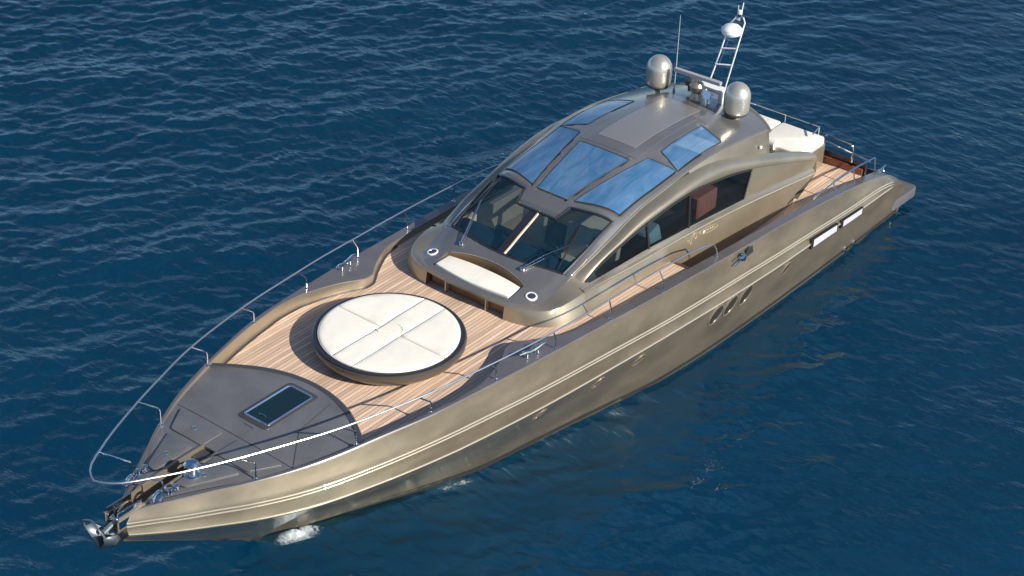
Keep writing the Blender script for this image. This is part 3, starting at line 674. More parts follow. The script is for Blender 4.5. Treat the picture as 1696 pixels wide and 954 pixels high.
# refine along x between rows
dense = []; tagrow = []
for i in range(4):
    for k in range(4):
        t = k/4; dense.append([(a[0]+(b[0]-a[0])*t, a[1]+(b[1]-a[1])*t) for a, b in zip(full[i], full[i+1])]); tagrow.append(i)
dense.append(full[4]); nc = len(full[0]); ic = [j for j in range(nc-1) if abs(full[0][j][1]+full[0][j+1][1])/2 < .95]
m = MB(); m.grid([[(x, y, dz_(x, y)) for x, y in r] for r in dense], skip=lambda i, j: j in ic and i < len(tagrow) and tagrow[i] in (1, 2))
# recess walls
RF = 2.37
bk = [(x, y) for x, y in full[1] if abs(y) <= .951]; fr_ = [(x, y) for x, y in full[3] if abs(y) <= .951]
m.grid([[(x, y, dz_(x, y)) for x, y in bk], [(x+.03, y, RF) for x, y in bk]])
m.grid([[(x, y, dz_(x, y)) for x, y in fr_], [(x, y, RF) for x, y in fr_]])
for e in (0, -1):
    a, b = bk[e], fr_[e]; m.grid([[(a[0]+(b[0]-a[0])*t, a[1], dz_(a[0]+(b[0]-a[0])*t, a[1])) for t in np.linspace(0, 1, 9)], [(a[0]+(b[0]-a[0])*t, a[1], RF) for t in np.linspace(0, 1, 9)]])
m.grid([[(x+.03, y, RF) for x, y in bk], [(x, y, RF) for x, y in fr_]])
dash = m.build('coaming_deck', M_ROOF, yacht, ang=35)
m = MB(); m.grid([[(x+.012, y, dz_(x, y)-.02) for x, y in bk], [(x+.045, y, RF+.01) for x, y in bk]]); m.build('seat_backrest', M_BROWN, dash)
# front fascia, wrapping from one side deck round to the other
T_ = [(9.25, wd(9.25)-.05), (9.7, wd(9.7)), (9.83, 1.53), (10.08, 1.51), (10.3, 1.495), (10.48, 1.48)]+rowsxy[4][::-1]
T_ = [(x, y, dz_(x, y)) for x, y in T_]
Mh = [(9.25, 1.84, 2.42), (9.7, 1.90, 2.485), (9.83, 1.90, 2.485), (10.08, 1.885, 2.475), (10.28, 1.86, 2.455), (10.46, 1.82, 2.43), (10.66, 1.73, 2.40), (10.84, 1.57, 2.38), (10.97, 1.38, 2.37), (11.06, 1.17, 2.36), (11.09, .96, 2.37), (11.11, .8, 2.37), (11.13, .6, 2.375), (11.145, .4, 2.375), (11.15, .2, 2.38), (11.155, 0, 2.38)]
Dh = [(9.25, 1.95, 2.04), (9.7, 2.045, 2.06), (9.83, 2.045, 2.06), (10.08, 2.05, 2.09), (10.28, 2.02, 2.09), (10.48, 1.96, 2.09), (10.72, 1.83, 2.09), (10.91, 1.62, 2.09), (11.03, 1.4, 2.09), (11.1, 1.18, 2.09), (11.13, .96, 2.09), (11.15, .8, 2.09), (11.16, .6, 2.09), (11.17, .4, 2.09), (11.175, .2, 2.09), (11.18, 0, 2.09)]
def sym_l(a): return a+[(p[0], -p[1], p[2]) for p in a[:-1][::-1]]
Tl, Ml, Dl = sym_l(T_), sym_l(Mh), sym_l(Dh)
rows = []
for a, b, c in zip(Tl, Ml, Dl):
    a, b, c = Vector(a), Vector(b), Vector(c); pull = (b-a); row = []
    w = max(0, min(1, (b.x-9.75)/.75)); w = w*w*(3-2*w)
    ctrl = (a+b)/2*(1-w)+(a+Vector((pull.x, pull.y, 0))*.85)*w        # rolls over the edge, flat where it meets the beam
    for t in (0, .2, .4, .6, .8, 1): row.append((1-t)**2*a+2*t*(1-t)*ctrl+t*t*b)
    for t in (.33, .66, 1): row.append(b+(c-b)*t)
    rows.append(row)
nf = [i for i in range(len(rows)-1) if abs(rows[i][5].y+rows[i+1][5].y)/2 < .95]
m = MB(); m.grid(rows, skip=lambda i, j: i in nf and j >= 5)
m.build('front_fascia', M_BRONZE, yacht, ang=40)
# foot recess under the seat, with three brown doors
m = MB(); top = [rows[i][5] for i in nf]+[rows[nf[-1]+1][5]]
ys_ = [p.y for p in top]
m.grid([[tuple(p) for p in top], [(p.x-.16, p.y, p.z) for p in top], [(p.x-.16, p.y, 2.10) for p in top]])
for e in (0, -1):
    p = top[e]; m.quad(tuple(p), (p.x-.16, p.y, p.z), (p.x-.16, p.y, 2.095), (p.x+.02, p.y, 2.095))
rec = m.build('foot_recess', M_BROWN, yacht)
for y0, y1 in ((-.9, -.5), (-.46, .5), (.54, .9)):
    m = MB(); m.box((10.985, (y0+y1)/2, 2.23), (.03, y1-y0, .22)); m.build('locker_door', M_BROWN, rec)
for y in (-.48, .52):
    m = MB(); m.box((11.04, y, 2.23), (.14, .02, .25)); m.build('divider', M_BRIGHT, rec)
# deck speakers
for sgn in (1, -1):
    c = Vector((10.61, sgn*1.23, dz_(10.61, 1.23)+.004)); n = Vector((.12, sgn*.16, 1)).normalized(); q = n.to_track_quat('Z', 'Y').to_matrix()
    s_ = MB().lathe(c, [(.115, -.01), (.115, .008), (.105, .014), (.085, .014), (.08, .004)], 28, M=q).build('deck_speaker', M_WHITE, yacht)
    MB().lathe(c, [(.083, -.005), (.083, .009), (.05, .012), (.0, .013)], 24, M=q).build('speaker_grille', M_SPEAK, s_)
# wipers
def wiper(base, mid, tip_, b0, b1):
    m = MB(); m.lathe(base, [(.05, -.02), (.05, .03), (.02, .05)], 14); w = m.build('wiper', M_STEEL, yacht)
    m = MB(); m.tube(smooth_path([Vector(base)+Vector((0, 0, .035)), mid, tip_], 5), .014, 6); m.tube([Vector(base)+Vector((.0, .04, .03)), Vector(tip_)+Vector((0, .02, 0))], .009, 6); m.build('wiper_arm', M_STEEL, w)
    m = MB(); m.tube(smooth_path([b0, (Vector(b0)+Vector(b1))/2+Vector((0, 0, .012)), b1], 4), .014, 6); m.build('wiper_blade', M_BLACK, w)
    return w
def gp(x, y, d): return (x, y, sz_(x, y)+d)
wiper(gp(10.2, -.84, .02), gp(9.75, -1.0, .07), gp(9.15, -1.22, .04), gp(9.62, -1.2, .025), gp(8.55, -1.26, .025))
wiper(gp(10.17, .66, .02), gp(9.75, .86, .07), gp(9.32, 1.12, .04), gp(8.85, 1.05, .025), gp(9.85, 1.25, .025))

# side: arched beam, side window, sill, coaming wall, rear wing
By = P({9.83: 1.76, 9.74: 1.75, 9.5: 1.75, 9: 1.76, 8.5: 1.78, 8: 1.80, 7.5: 1.835, 7: 1.87, 6.5: 1.89, 6: 1.90, 5: 1.905, 3.9: 1.92, 2.5: 1.95, 1.1: 1.98})
Bz = P({9.83: 2.53, 9.74: 2.54, 9.6: 2.605, 9.5: 2.655, 9: 2.82, 8.5: 2.935, 8: 3.04, 7.5: 3.13, 7: 3.205, 6.5: 3.235, 6.2: 3.235, 5.3: 3.13, 4.6: 3.01, 3.9: 2.84, 3: 2.58, 2: 2.28, 1.1: 1.99})
Sy = P({10: 1.80, 8: 1.84, 6: 1.88, 4: 1.92, 1.1: 1.95})
Ay = P({10.5: 1.485, 9.5: 1.56, 9: 1.58, 8: 1.575, 7: 1.6, 6: 1.64, 5.5: 1.66, 4: 1.68, 2: 1.72, 1.1: 1.76})
Az = P({10.5: 2.43, 10: 2.58, 9.5: 2.74, 9: 2.88, 8.5: 3.01, 8: 3.165, 7.5: 3.285, 7: 3.355, 6.5: 3.42, 6: 3.455, 5.65: 3.45, 5: 3.36, 4: 3.09, 3.27: 2.86, 2: 2.44, 1.1: 2.11})
Sz = P({10.03: 2.56, 9.8: 2.55, 8.9: 2.515, 7.57: 2.47, 6.8: 2.41, 5.93: 2.345, 5: 2.26, 4.12: 2.18, 3: 2.05, 2: 1.92, 1.1: 1.80})
Cz = P({11: 2.5, 9.9: 2.485, 9.19: 2.445, 8: 2.36, 7: 2.32, 6: 2.265, 5: 2.18, 4: 2.075, 3: 1.945, 2: 1.81, 1.1: 1.69})
for sgn in (1, -1):
    # beam
    m = MB(); rows = []
    for x in sorted(set(list(np.arange(1.1, 9.7, .2))+[9.6, 9.74, 9.83])):
        a = Vector((x, sgn*Ay(x), Az(x))); b = Vector((x, sgn*By(x), Bz(x))); c = Vector((x, sgn*(By(x)-.02), Bz(x)+.0))
        ctrl = Vector((x, sgn*(By(x)+.015), a.z*.75+b.z*.25+.03)); w = max(0, min(1, (x-9.0)/.83)); ctrl = ctrl*(1-w)+(a+b)/2*w; row = [a+Vector((0, -sgn*.02, -.06))]
        for t in np.linspace(0, 1, 8): row.append((1-t)**2*a+2*t*(1-t)*ctrl+t*t*b)
        row.append(b+Vector((0, -sgn*.03, -.05))); rows.append(row)
    m.grid(rows); m.add(rows[0], [tuple(range(len(rows[0])))])
    arch = m.build('arch_beam', M_BRONZE, yacht, ang=45)
    # front end of the beam runs into the fascia corner
    # quarter panel (aft of the window) and inner fin under the roof
    m = MB(); rows = []
    for x in np.linspace(4.12, 1.15, 16):
        t0 = (4.12-x)/2.97; xt = x-.22*(1-t0)
        rows.append([(xt+(x-xt)*t, sgn*(By(xt)+.004+(Sy(x)+.0-By(xt))*t), Bz(xt)-.01+(Sz(x)-Bz(xt)+.01)*t) for t in np.linspace(0, 1, 6)])
    m.grid(rows); m.build('quarter_panel', M_BRONZE, yacht)
    m = MB(); rows = []
    for x in np.linspace(6.0, 2.78, 18):
        top = Vector(sp(x, sgn*1.0, -.01)); zb = Az(x)-.03
        if zb > top.z-.02: zb = top.z-.02
        rows.append([top, (top+Vector((x, sgn*1.68, zb)))/2, Vector((x+.0, sgn*1.68, zb))])
    m.grid(rows); m.quad(rows[-1][0], rows[-1][2], rows[-1][2]+Vector((.0, -sgn*.5, 0)), rows[-1][0]+Vector((0, -sgn*.5, .1)))
    fin = m.build('roof_fin', M_BRONZE, yacht)
    m = MB(); m.lathe((3.25, sgn*1.70, 3.02), [(.035, -.01), (.035, .02), (.0, .03)], 12, M=Matrix.Rotation(R(-90*sgn), 3, 'X')); m.build('fin_light', M_WHITE, fin)
    # sill + ridge + coaming wall down to the side deck, closed at the rear
    m = MB(); rows = []
    for x in sorted(set(list(np.arange(1.2, 9.8, .25))+[9.83])):
        zb = deck_z(x)-.02; y0 = Sy(x); w = max(0, min(1, (x-8.8)/1.0)); w = w*w*(3-2*w); yb = 2.04
        q = [(y0-.02, Sz(x)-.03), (y0, Sz(x)), (y0+.035, Sz(x)-.03), (y0+.05, Cz(x)+.05), (y0+.095, Cz(x)+.02), (y0+.10, Cz(x)-.01), (y0+.075, Cz(x)-.05), (yb-.01, Cz(x)*.5+zb*.5), (yb, zb)]
        for i in range(len(q)):
            y_, z_ = q[i]
            if i >= 4:
                yl = 1.902+(2.045-1.902)*max(0, (2.485-z_)/.425); y_ = y_+(yl-y_)*w
            q[i] = (y_, z_)
        rows.append([(x+(max(0, (3.0-x)*.45) if i == 7 else max(0, (3.0-x)*.5) if i == 8 else 0), sgn*y_, z_) for i, (y_, z_) in enumerate(q)])
    m.grid(rows); m.build('coaming_wall', M_BRONZE, yacht, ang=30)
    m = MB(); m.quad((1.1, sgn*1.98, 1.99), (1.15, sgn*2.03, 1.68), (1.9, sgn*2.03, 1.28), (2.0, sgn*1.5, 1.28), (1.2, sgn*1.6, 1.75), (1.1, sgn*1.7, 2.05)); m.build('wing_end', M_BRONZE, yacht)
    m = MB(); m.tube([Vector((x, sgn*(Sy(x)+.097), Cz(x)+.012)) for x in np.arange(1.2, 9.8, .3)], [.012]*26+[.008, .005, .002], 6); m.build('ridge_bead', M_BRIGHT, yacht)
    # side window
    m = MB(); rows = []
    for x in sorted(set(list(np.arange(4.2, 9.7, .2))+[9.7])):
        b = Vector((x, sgn*(By(x)-.015), max(Bz(x)-.02, Sz(x)))); s0 = Vector((x, sgn*(Sy(x)-.012), Sz(x)-.005)); rows.append([b+(s0-b)*t for t in np.linspace(0, 1, 5)])
    m.grid(rows)
    b = Vector((3.9, sgn*(By(3.9)-.015), Bz(3.9)-.02)); s0 = Vector((4.12, sgn*(Sy(4.12)-.012), Sz(4.12)))
    m.grid([[b+(s0-b)*t for t in np.linspace(0, 1, 5)], rows[0]])
    sw = m.build('side_window', M_SIDE, yacht)
    m = MB()
    for x in (7.6, 6.2):
        b = Vector((x+.12, sgn*(By(x)-.005), Bz(x)-.02)); s0 = Vector((x, sgn*(Sy(x)-.005), Sz(x))); m.tube([b, s0], .035, 6)
    pr = [Vector((x, sgn*(By(x)-.0), Bz(x)-.03)) for x in np.arange(9.6, 3.9, -.2)]+[Vector((3.93, sgn*By(3.93), Bz(3.93)-.02)), Vector((4.13, sgn*Sy(4.13), Sz(4.13)+.01))]
    m.tube(pr, .028, 6); m.build('window_frame', M_BLACK, sw)

# faint lettering on the port coaming wall: four raised strokes and an outlined oval badge
for sgn in (1, -1):
    def cw(x, u): return Vector((x, sgn*(Sy(x)+.075+(2.03-Sy(x)-.075)*min(1, (.05+u)/.45)+.004), Cz(x)-.10-u))
    m = MB()
    for pts in ([(6.36, .02), (6.33, .12)], [(6.30, .0), (6.27, .11)], [(6.36, .07), (6.26, .06)], [(6.22, .14), (6.17, .0)], [(6.22, .14), (6.26, .15)]):
        m.tube([cw(*p) for p in pts], .011, 5)
    for cx, r in ((6.06, .055),): m.tube([cw(cx+r*math.cos(t), .03-.06*math.sin(t)) for t in np.linspace(0, 2*math.pi, 15)], .011, 5)
    m.build('lettering', M_ETCH, yacht)
    m = MB(); m.tube([cw(5.55+.33*math.cos(t)+.05*math.sin(t), .04-.062*math.sin(t)) for t in np.linspace(0, 2*math.pi, 31)], .006, 5)
    m.tube([cw(5.78-.46*t, .045+.02*math.sin(t*34)) for t in np.linspace(0, 1, 40)], .007, 5); m.build('oval_badge', M_ETCH, yacht)

# ------------------------------------------------------------------ saloon interior
m = MB(); m.grid([[(x, -1.85, 1.3), (x, 1.85, 1.3)] for x in (9.9, 6, 2.2)]); m.build('cabin_sole', M_BROWN, yacht)
for sgn in (1, -1):
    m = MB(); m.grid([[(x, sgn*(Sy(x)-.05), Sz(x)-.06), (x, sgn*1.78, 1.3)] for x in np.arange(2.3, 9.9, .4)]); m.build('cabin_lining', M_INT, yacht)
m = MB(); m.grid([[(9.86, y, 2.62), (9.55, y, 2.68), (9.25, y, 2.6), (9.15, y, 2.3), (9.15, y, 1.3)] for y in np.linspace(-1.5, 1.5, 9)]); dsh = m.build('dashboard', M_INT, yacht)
for y in (-.5, .62):
    m = MB(); m.box((9.25, y, 2.66), (.1, .42, .16), Matrix.Rotation(R(25), 3, 'Y')); m.build('instrument_screen', M_NAVY, dsh)
def seat(x, y, mtl=M_BEIGE, rot=0):
    m = MB(); m.box((x, y, 1.95), (.55, .58, .14)); hs = m.build('helm_seat', mtl, yacht)
    m = MB(); m.box((x-.32, y, 2.32), (.13, .56, .72), Matrix.Rotation(R(-10), 3, 'Y')); m.build('seat_back', mtl, hs)
    m = MB(); m.lathe((x, y, 1.3), [(.2, 0), (.2, .03), (.07, .06), (.07, .58)], 14); m.build('seat_post', M_STEEL, hs)
    for d in (-.31, .31):
        m = MB(); m.box((x-.05, y+d, 2.12), (.4, .06, .06)); m.build('armrest', mtl, hs)
for y in (-.62, .5, 1.2): seat(8.45, y)
m = MB()
ring = [Vector((9.0+.06*math.sin(t), .5+.2*math.cos(t), 2.5+.2*math.sin(t))) for t in np.linspace(0, 2*math.pi, 25)]
m.tube(ring, .016, 6, cap=False); m.tube([(9.0, .3, 2.5), (9.0, .7, 2.5)], .012, 6); m.tube([(9.0, .5, 2.5), (9.15, .5, 2.45)], .02, 6); m.build('steering_wheel', M_BLACK, yacht)
m = MB(); m.box((7.2, -1.62, 2.2), (4.4, .22, .62)); sf = m.build('saloon_sofa', M_BEIGE, yacht)
for x in (9.1, 8.0, 6.9, 5.8): m = MB(); m.box((x, -1.5, 2.42), (.98, .14, .34)); m.build('sofa_cushion', M_BEIGE, sf)
m = MB(); m.box((7.2, -1.3, 1.75), (4.4, .6, .2)); m.build('sofa_seat', M_BEIGE, sf)
m = MB(); m.box((6.7, .2, 1.95), (.9, 1.2, .07)); tb = m.build('saloon_table', M_BEIGE, yacht)
MB().lathe((6.7, .2, 1.3), [(.25, 0), (.25, .03), (.06, .06), (.06, .63)], 14).build('table_leg', M_STEEL, tb)
m = MB(); m.box((5.15, 1.5, 2.4), (.75, .3, .5)); cb = m.build('galley_cabinet', M_CORAL, yacht)
m = MB(); m.box((7.05, 1.45, 2.35), (.42, .42, .55), Matrix.Rotation(R(20), 3, 'Y')); m.build('companion_seat', mat('pale_blue_leather', (.35, .5, .55), .5), yacht)

# ------------------------------------------------------------------ roof gear
def dome(sgn):
    x, y = 3.28, sgn*1.01; z0 = sz_(x, abs(y))
    prof = [(.0, .0), (.20, .0), (.25, .03), (.275, .09), (.285, .18), (.287, .40)]+[(.287*math.cos(a), .40+.31*math.sin(a)) for a in np.linspace(.12, math.pi/2, 9)]
    m = MB(); m.lathe((x, y, z0+.11), prof, 36); d = m.build('satellite_dome', M_DOME, yacht, ang=60)
    m = MB(); m.lathe((x, y, z0-.03), [(.11, 0), (.06, .05), (.05, .16)], 16); m.build('dome_pedestal', M_BRONZE, d)
    m = MB(); m.lathe((x, y, z0+.105), [(.245, 0), (.265, .03), (.262, .05)], 36); m.build('dome_skirt', M_DGREY, d)
dome(1); dome(-1)
zr = sz_(3.2, .1)
m = MB(); m.lathe((3.3, 0, zr-.02), [(.16, 0), (.13, .06), (.10, .2), (.14, .30), (.17, .36), (.13, .43), (.05, .47)], 20); rad = m.build('radar_pedestal', M_BRONZE, yacht)
q = Matrix.Rotation(R(2), 3, 'Z'); m = MB(); m.box((3.3, 0, zr+.55), (.10, 1.16, .085), q); m.build('radar_scanner', mat('scanner_grey', (.42, .41, .42), .4, .2), rad)
m = MB(); m.tube([(3.3, 0, zr+.42), (3.3, 0, zr+.52)], .045, 10); m.build('scanner_hub', M_STEEL, rad)
# horn and searchlight group
m = MB(); m.tube([(3.3, .32, zr+.0), (3.25, .32, zr+.14)], .03, 8)
m.lathe((3.25, .32, zr+.2), [(.02, -.12), (.04, .0), (.07, .1), (.1, .16)], 16, M=Matrix.Rotation(R(70), 3, 'Y')); m.build('horn', M_STEEL, yacht)
m = MB(); m.box((2.95, .45, zr+.08), (.2, .1, .36)); m.box((2.95, .18, zr+.24), (.24, .62, .06)); m.box((2.95, -.1, zr+.10), (.16, .09, .3)); m.build('mast_bracket', M_WHITE, yacht)
m = MB(); m.lathe((3.1, -.28, zr+.06), [(.06, 0), (.06, .1), (.13, .16), (.13, .26), (.05, .32)], 16); m.build('searchlight', M_DGREY, yacht)
# ladder mast raked aft
m = MB()
A0, A1 = Vector((2.72, -.12, 3.55)), Vector((1.86, -.2, 4.82)); B0, B1 = Vector((2.55, .24, 3.55)), Vector((1.84, .17, 4.98))
m.tube(smooth_path([A0, A0+(A1-A0)*.4+Vector((-.03, 0, 0)), A1], 5), .016, 8); m.tube([B0, B1, B1+Vector((-.03, -.07, .1))], .017, 8)
mast = m.build('mast', mat('mast_paint', (.62, .63, .65), .35, .3), yacht)
for t in (.42, .66, .9):
    m = MB(); m.tube([A0+(A1-A0)*t, B0+(B1-B0)*(t*.97)], .015, 6); m.build('mast_rung', M_WHITE, mast)
m = MB(); m.tube([A0+(A1-A0)*.42+Vector((0, .08, 0)), A1+Vector((0, .1, -.05))], .007, 5); m.build('mast_cable', M_STEEL, mast)
m = MB(); m.lathe((2.06, -.01, 4.72), [(.08, -.03), (.1, 0), (.205, .03), (.235, .09), (.225, .15), (.17, .21), (.08, .245), (.0, .25)], 28); m.build('radome', M_WHITE, mast)
m = MB(); m.box((1.95, .1, 4.75), (.1, .16, .06)); m.build('anchor_light', M_RED, mast)
m = MB(); m.tube([A1, Vector((1.82, -.08, 5.02)), Vector((1.8, 0, 5.2))], .02, 6); m.tube([B1+Vector((-.03, -.07, .1)), Vector((1.8, .02, 5.12))], .018, 6); m.box((1.8, 0, 5.06), (.1, .12, .14)); m.build('mast_head', M_STEEL, mast)
m = MB(); m.tube([(1.8, -.05, 5.1), (1.79, -.06, 5.32)], .012, 6); m.tube([(1.8, .03, 5.1), (1.78, .05, 5.4)], .012, 6); m.lathe((1.8, .0, 5.14), [(.05, 0), (.05, .08), (.0, .1)], 10); m.build('masthead_light', M_WHITE, mast)
m = MB(); m.tube([(3.22, -.62, sz_(3.22, .62)-.02), (3.23, -.61, 4.1), (3.27, -.6, 5.38)], [.012, .011, .006], 6); m.lathe((3.22, -.62, sz_(3.22, .62)-.02), [(.035, 0), (.03, .06), (.012, .1)], 10); m.build('whip_antenna', mat('antenna_grey', (.35, .4, .45), .4), yacht)

# ------------------------------------------------------------------ aft deck
m = MB(); m.prism(rpoly([(-.02, -1.62), (1.25, -1.62), (1.25, 1.62), (-.02, 1.62)], .12), 1.28, 1.86); m.build('engine_hatch', M_BRONZE, yacht)
m = MB(); m.prism([(1.25, -1.5), (2.0, -1.5), (2.0, 1.45), (1.25, 1.45)], 1.28, 1.6, .02); m.build('cockpit_seat', M_CREAM, yacht)
m = MB(); m.box((-.12, 0, 1.37), (.05, 5.1, .18)); tr = m.build('transom_bulkhead', M_WOOD, yacht)
m = MB(); m.box((-.2, 0, 1.44), (.06, 5.2, .30)); m.build('transom_glass', M_NAVY, yacht)
m = MB(); m.grid([[(-.22, y, 1.3), (-.9, y, .9), (-1.0, y, .24), (-1.6, y, .24)] for y in np.linspace(-2.55, 2.55, 9)]); m.build('transom', M_BRONZE, yacht)
m = MB(); m.prism(rpoly([(-2.45, -2.95), (-1.3, -2.92), (-1.3, 2.92), (-2.45, 2.95)], .12), .0, .24, .02); m.build('swim_platform', M_CAP, yacht)
m = MB(); m.grid([[(x, y, .245) for x in (-2.35, -1.4)] for y in np.linspace(-2.3, 2.3, 5)]); m.build('platform_teak', M_TEAK, yacht)
m = MB(); m.tube([(-.36, -2.5, 1.66), (-.40, 0, 1.70), (-.38, 1.5, 1.69), (-.34, 2.62, 1.6)], .02, 8); m.build('transom_trim', M_STEEL, yacht)
# aft rails
m = MB(); m.tube(smooth_path([(2.3, 2.62, gz(2.3)+.02), (2.1, 2.62, 1.73), (1.35, 2.61, 1.76), (.42, 2.6, 1.72), (-.5, 2.58, 1.60), (-.62, 2.58, 1.57)], 4), .022, 8)
for x, zt in ((1.37, 1.76), (.45, 1.72), (-.6, 1.58)): m.tube([(x, 2.66, gz(x)), (x, 2.6, zt)], .016, 6)
m.build('quarter_rail', M_STEEL, yacht)
m = MB(); m.tube(mir(smooth_path([(2.3, 2.62, gz(2.3)+.02), (2.1, 2.62, 1.73), (1.35, 2.61, 1.76), (.42, 2.6, 1.72), (-.5, 2.58, 1.60), (-.62, 2.58, 1.57)], 4)), .022, 8)
for x, zt in ((1.37, 1.76), (.45, 1.72), (-.6, 1.58)): m.tube([(x, -2.66, gz(x)), (x, -2.6, zt)], .016, 6)
m.build('quarter_rail', M_STEEL, yacht)
m = MB(); m.tube(smooth_path([(.04, -1.5, 2.2), (.04, 0, 2.22), (.03, 1.4, 2.22)], 5), .018, 8); m.tube([(.03, 1.4, 2.22), (.3, 1.38, 2.1)], .018, 6)
for y in (-.8, .5, 1.4): m.tube([(.03, y, 1.84), (.03, y, 2.22)], .014, 6)
m.build('sunbed_rail', M_STEEL, yacht)
m = MB(); m.tube(smooth_path([(-.1, 1.5, 2.0), (-.1, 2.0, 2.0), (-.1, 2.2, 1.97), (-.1, 2.26, 1.8), (-.1, 2.26, 1.55)], 4), .016, 8); m.lathe((-.1, 2.26, 1.62), [(.015, 0), (.03, .05), (.02, .12), (.0, .14)], 8); m.build('gate_rail', M_STEEL, yacht)

# ------------------------------------------------------------------ round foredeck sunbed: base is the yacht's, cushions are a thing of their own
CX = 13.264; RB = 1.43
m = MB(); m.lathe((CX, 0, 2.09), [(1.22, 0), (1.27, .04), (1.36, .12), (1.42, .20), (RB, .26), (RB-.01, .30), (RB-.05, .325), (RB-.16, .325), (RB-.17, .25)], 96); sb = m.build('sunbed_base', mat('sunbed_base_paint', (.12, .10, .08), .35, .5, .3), yacht)
m = MB(); m.lathe((CX, 0, 2.10), [(RB-.03, .322), (RB-.04, .33), (RB-.12, .332), (RB-.2, .328)], 96); m.build('sunbed_rim', M_NAVY, sb)
pad = thing('sun_pad', 'round cream sun pad in cushion sections on the teak foredeck', 'sun pad', (CX, 0, 2.40))
def pad_piece(poly, name='pad_cushion'):
    m = MB(); n = len(poly)
    cx = sum(p[0] for p in poly)/n; cy = sum(p[1] for p in poly)/n
    def ins(p, d, dc):
        v = Vector((cx-p[0], cy-p[1])); l = v.length; return (p[0]+v.x/l*d, p[1]+v.y/l*d)
    rows = []
    for d, z in ((.03, 2.39), (.0, 2.405), (.0, 2.435), (.006, 2.449), (.018, 2.461), (.04, 2.470), (.08, 2.476)): rows.append([(q[0], q[1], z) for q in [ins(p, d, 0) for p in poly]])
    for k in (.75, .5, .25): rows.append([(cx+(p[0]-cx)*k, cy+(p[1]-cy)*k, 2.484-.008*k) for p in poly])
    m.grid(rows, closed=True); m.add(rows[-1], [tuple(range(n))]); m.add(rows[0], [tuple(range(n-1, -1, -1))]); o = m.build(name, M_CREAM, pad, ang=50)
    k = MB(); q = [Vector((*ins(p, .004, 0), 2.449)) for p in poly]; k.tube(q+q[:1], .0075, 5, cap=False); k.build('piping', M_PIPE, o); return o
M_PIPE = mat('cream_piping', (.70, .65, .55), .5)
RC = 1.305; g = .006; hw = .245
def arc_pts(a0, a1, n): return [(CX+RC*math.cos(a), RC*math.sin(a)) for a in np.linspace(a0, a1, n)]
def line(a, b, n=10): return [(a[0]+(b[0]-a[0])*t, a[1]+(b[1]-a[1])*t) for t in np.linspace(0, 1, n)[1:-1]]
ah = math.asin((hw)/RC); ah2 = math.asin((hw-2*g)/RC); sx = -.02
a = arc_pts(-ah2, ah2, 10); b = arc_pts(math.pi-ah2, math.pi+ah2, 10); pad_piece(a+line(a[-1], b[0], 24)+b+line(b[-1], a[0], 24))
for sgn in (1, -1):
    for fa in (0, 1):
        if fa == 0: arc = arc_pts(ah, math.acos((sx+g)/RC), 28); e = (CX+sx+g, hw); s0 = arc[0]
        else: arc = arc_pts(math.acos((sx-g)/RC), math.pi-ah, 28); e = (CX+sx-g, hw)
        if fa == 0: poly = arc+line(arc[-1], e)+[e]+line(e, arc[0])
        else: poly = arc+line(arc[-1], e)+[e]+line(e, arc[0])
        poly = [(x, sgn*y) for x, y in poly]
        if sgn < 0: poly = poly[::-1]
        pad_piece(poly)
m = MB()                                                             # faint embossed emblem: two arcs and a slanted stroke
for a0, a1 in ((.6, 2.0), (3.7, 4.5)): m.tube([Vector((CX-.02+.23*math.cos(t+1.3), .0+.23*math.sin(t+1.3), 2.483)) for t in np.linspace(a0, a1, 12)], .005, 5)
m.tube([Vector((CX+.12, -.14, 2.483)), Vector((CX-.02, .02, 2.484)), Vector((CX-.05, .1, 2.483))], .005, 5); m.build('embossed_emblem', mat('emblem_thread', (.55, .53, .47), .6), pad)

# bench cushion in the recess in front of the windscreen
bk_f = lambda y: 10.42+.1*(y/.93)**2; fr_f = lambda y: 11.0-.09*(y/.93)**2
def strip_pad(name, parent, y0, y1, mt=M_CREAM):
    Y = np.linspace(y0, y1, 22); poly = [(fr_f(y), y) for y in Y]+[(bk_f(y), y) for y in Y[::-1]]
    m = MB(); m.prism(poly, RF+.002, 2.51, .035); return m.build(name, mt, parent, ang=50)
bench = thing('bench_cushion', 'long curved cream seat cushion in the recess before the windscreen', 'cushion', (10.7, 0, RF))
cs = strip_pad('seat_pad', bench, -.9, .9)
m = MB(); m.tube([(10.55, .0, 2.509), (10.85, .0, 2.511)], .005, 5); m.build('seam', M_PIPE, cs)
# aft sunbed cushions
aft = thing('aft_sun_pad', 'cream sunbed cushions on the raised aft deck behind the roof', 'sun pad', (.6, 0, 1.86))
for y0, y1 in ((-1.58, -.40), (-.38, .42), (.44, 1.58)):
    m = MB(); m.prism(rpoly([(.03, y0), (1.2, y0), (1.2, y1), (.03, y1)], .07), 1.862, 2.02, .05); m.build('sunbed_cushion', M_CREAM, aft, ang=50)
m = MB(); m.tube([(1.18, -1.2, 2.02), (1.18, .95, 2.02)], .12, 16); m.build('head_bolster', M_CREAM, aft)

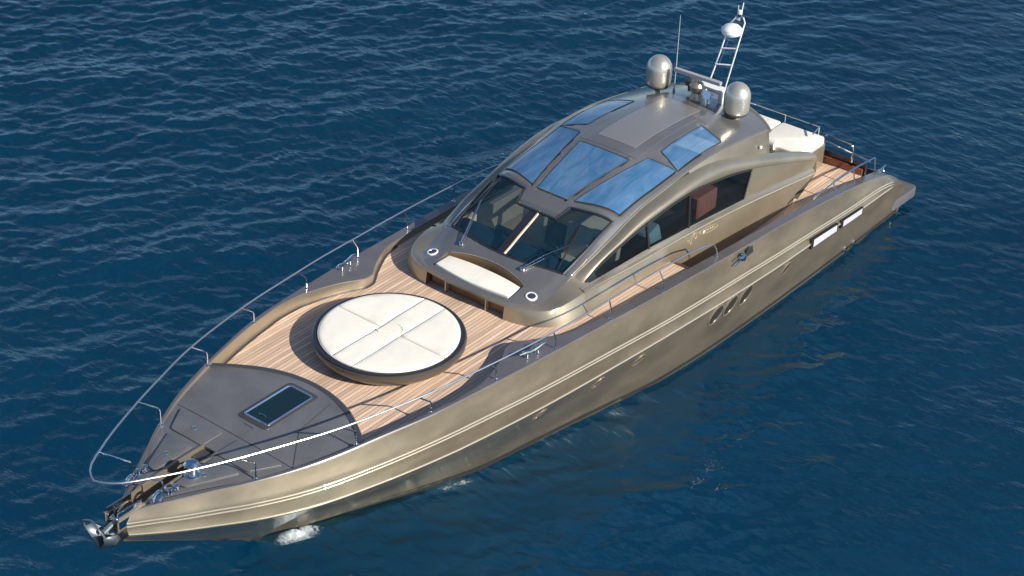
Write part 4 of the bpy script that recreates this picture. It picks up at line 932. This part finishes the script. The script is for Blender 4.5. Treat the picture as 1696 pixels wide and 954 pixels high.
# ------------------------------------------------------------------ white water under the bow and a thin line of foam lapping at the waterline
M_FOAM = mat('white_foam', (.85, .88, .88), .6, noise=(9, .12, one))
def film(name='foam_film', lo=.66, hi=1.06, gr=.55):
    m = bpy.data.materials.new(name); m.use_nodes = True; nt = m.node_tree; l = nt.links.new; b = nt.nodes['Principled BSDF']; b.inputs['Base Color'].default_value = (.5, .57, .6, 1); b.inputs['Roughness'].default_value = .5
    t = nt.nodes.new('ShaderNodeTexCoord'); n = nt.nodes.new('ShaderNodeTexNoise'); n.inputs['Scale'].default_value = 9; n.inputs['Detail'].default_value = 9; n.inputs['Roughness'].default_value = .68; n.inputs['Distortion'].default_value = 1.2; l(t.outputs['Object'], n.inputs['Vector'])
    g = nt.nodes.new('ShaderNodeTexGradient'); g.gradient_type = 'SPHERICAL'; mp_ = nt.nodes.new('ShaderNodeMapping'); mp_.inputs['Scale'].default_value = (1.5, 2.2, .6); l(t.outputs['Object'], mp_.inputs[0]); l(mp_.outputs[0], g.inputs[0])
    a = nt.nodes.new('ShaderNodeMath'); a.operation = 'MULTIPLY_ADD'; a.inputs[1].default_value = gr; l(g.outputs['Fac'], a.inputs[0]); l(n.outputs['Fac'], a.inputs[2])
    r = nt.nodes.new('ShaderNodeMapRange'); r.inputs['From Min'].default_value = lo; r.inputs['From Max'].default_value = hi; l(a.outputs[0], r.inputs[0]); l(r.outputs[0], b.inputs['Alpha']); return m
m = MB(); FC = (16.25, .50)
m.grid([[(FC[0]+.62*u*.88+.2*v*.45, FC[1]-.62*u*.42+.2*v*.9, WZ+.03+.10*math.exp(-(u*u*3+v*v*3))*(1+.5*math.sin(9*u+4*v))) for v in np.linspace(-1, 1, 14)] for u in np.linspace(-1, 1, 22)])
o = m.build('water_splash', film()); o['kind'] = 'stuff'
m = MB(); lf = film('lapping_foam', .63, .86, 0)
for sgn in (1, -1):
    m = MB(); m.grid([[(x, sgn*(wly(x)+.008+d*(.7+.5*math.sin(x*3.1)+.3*math.sin(x*7.7))), WZ+.05-.3*d) for d in (0, .03, .06, .1)] for x in np.arange(-1.7, 16.4, .1)])
    o = m.build('lapping_foam', lf); o['kind'] = 'stuff'
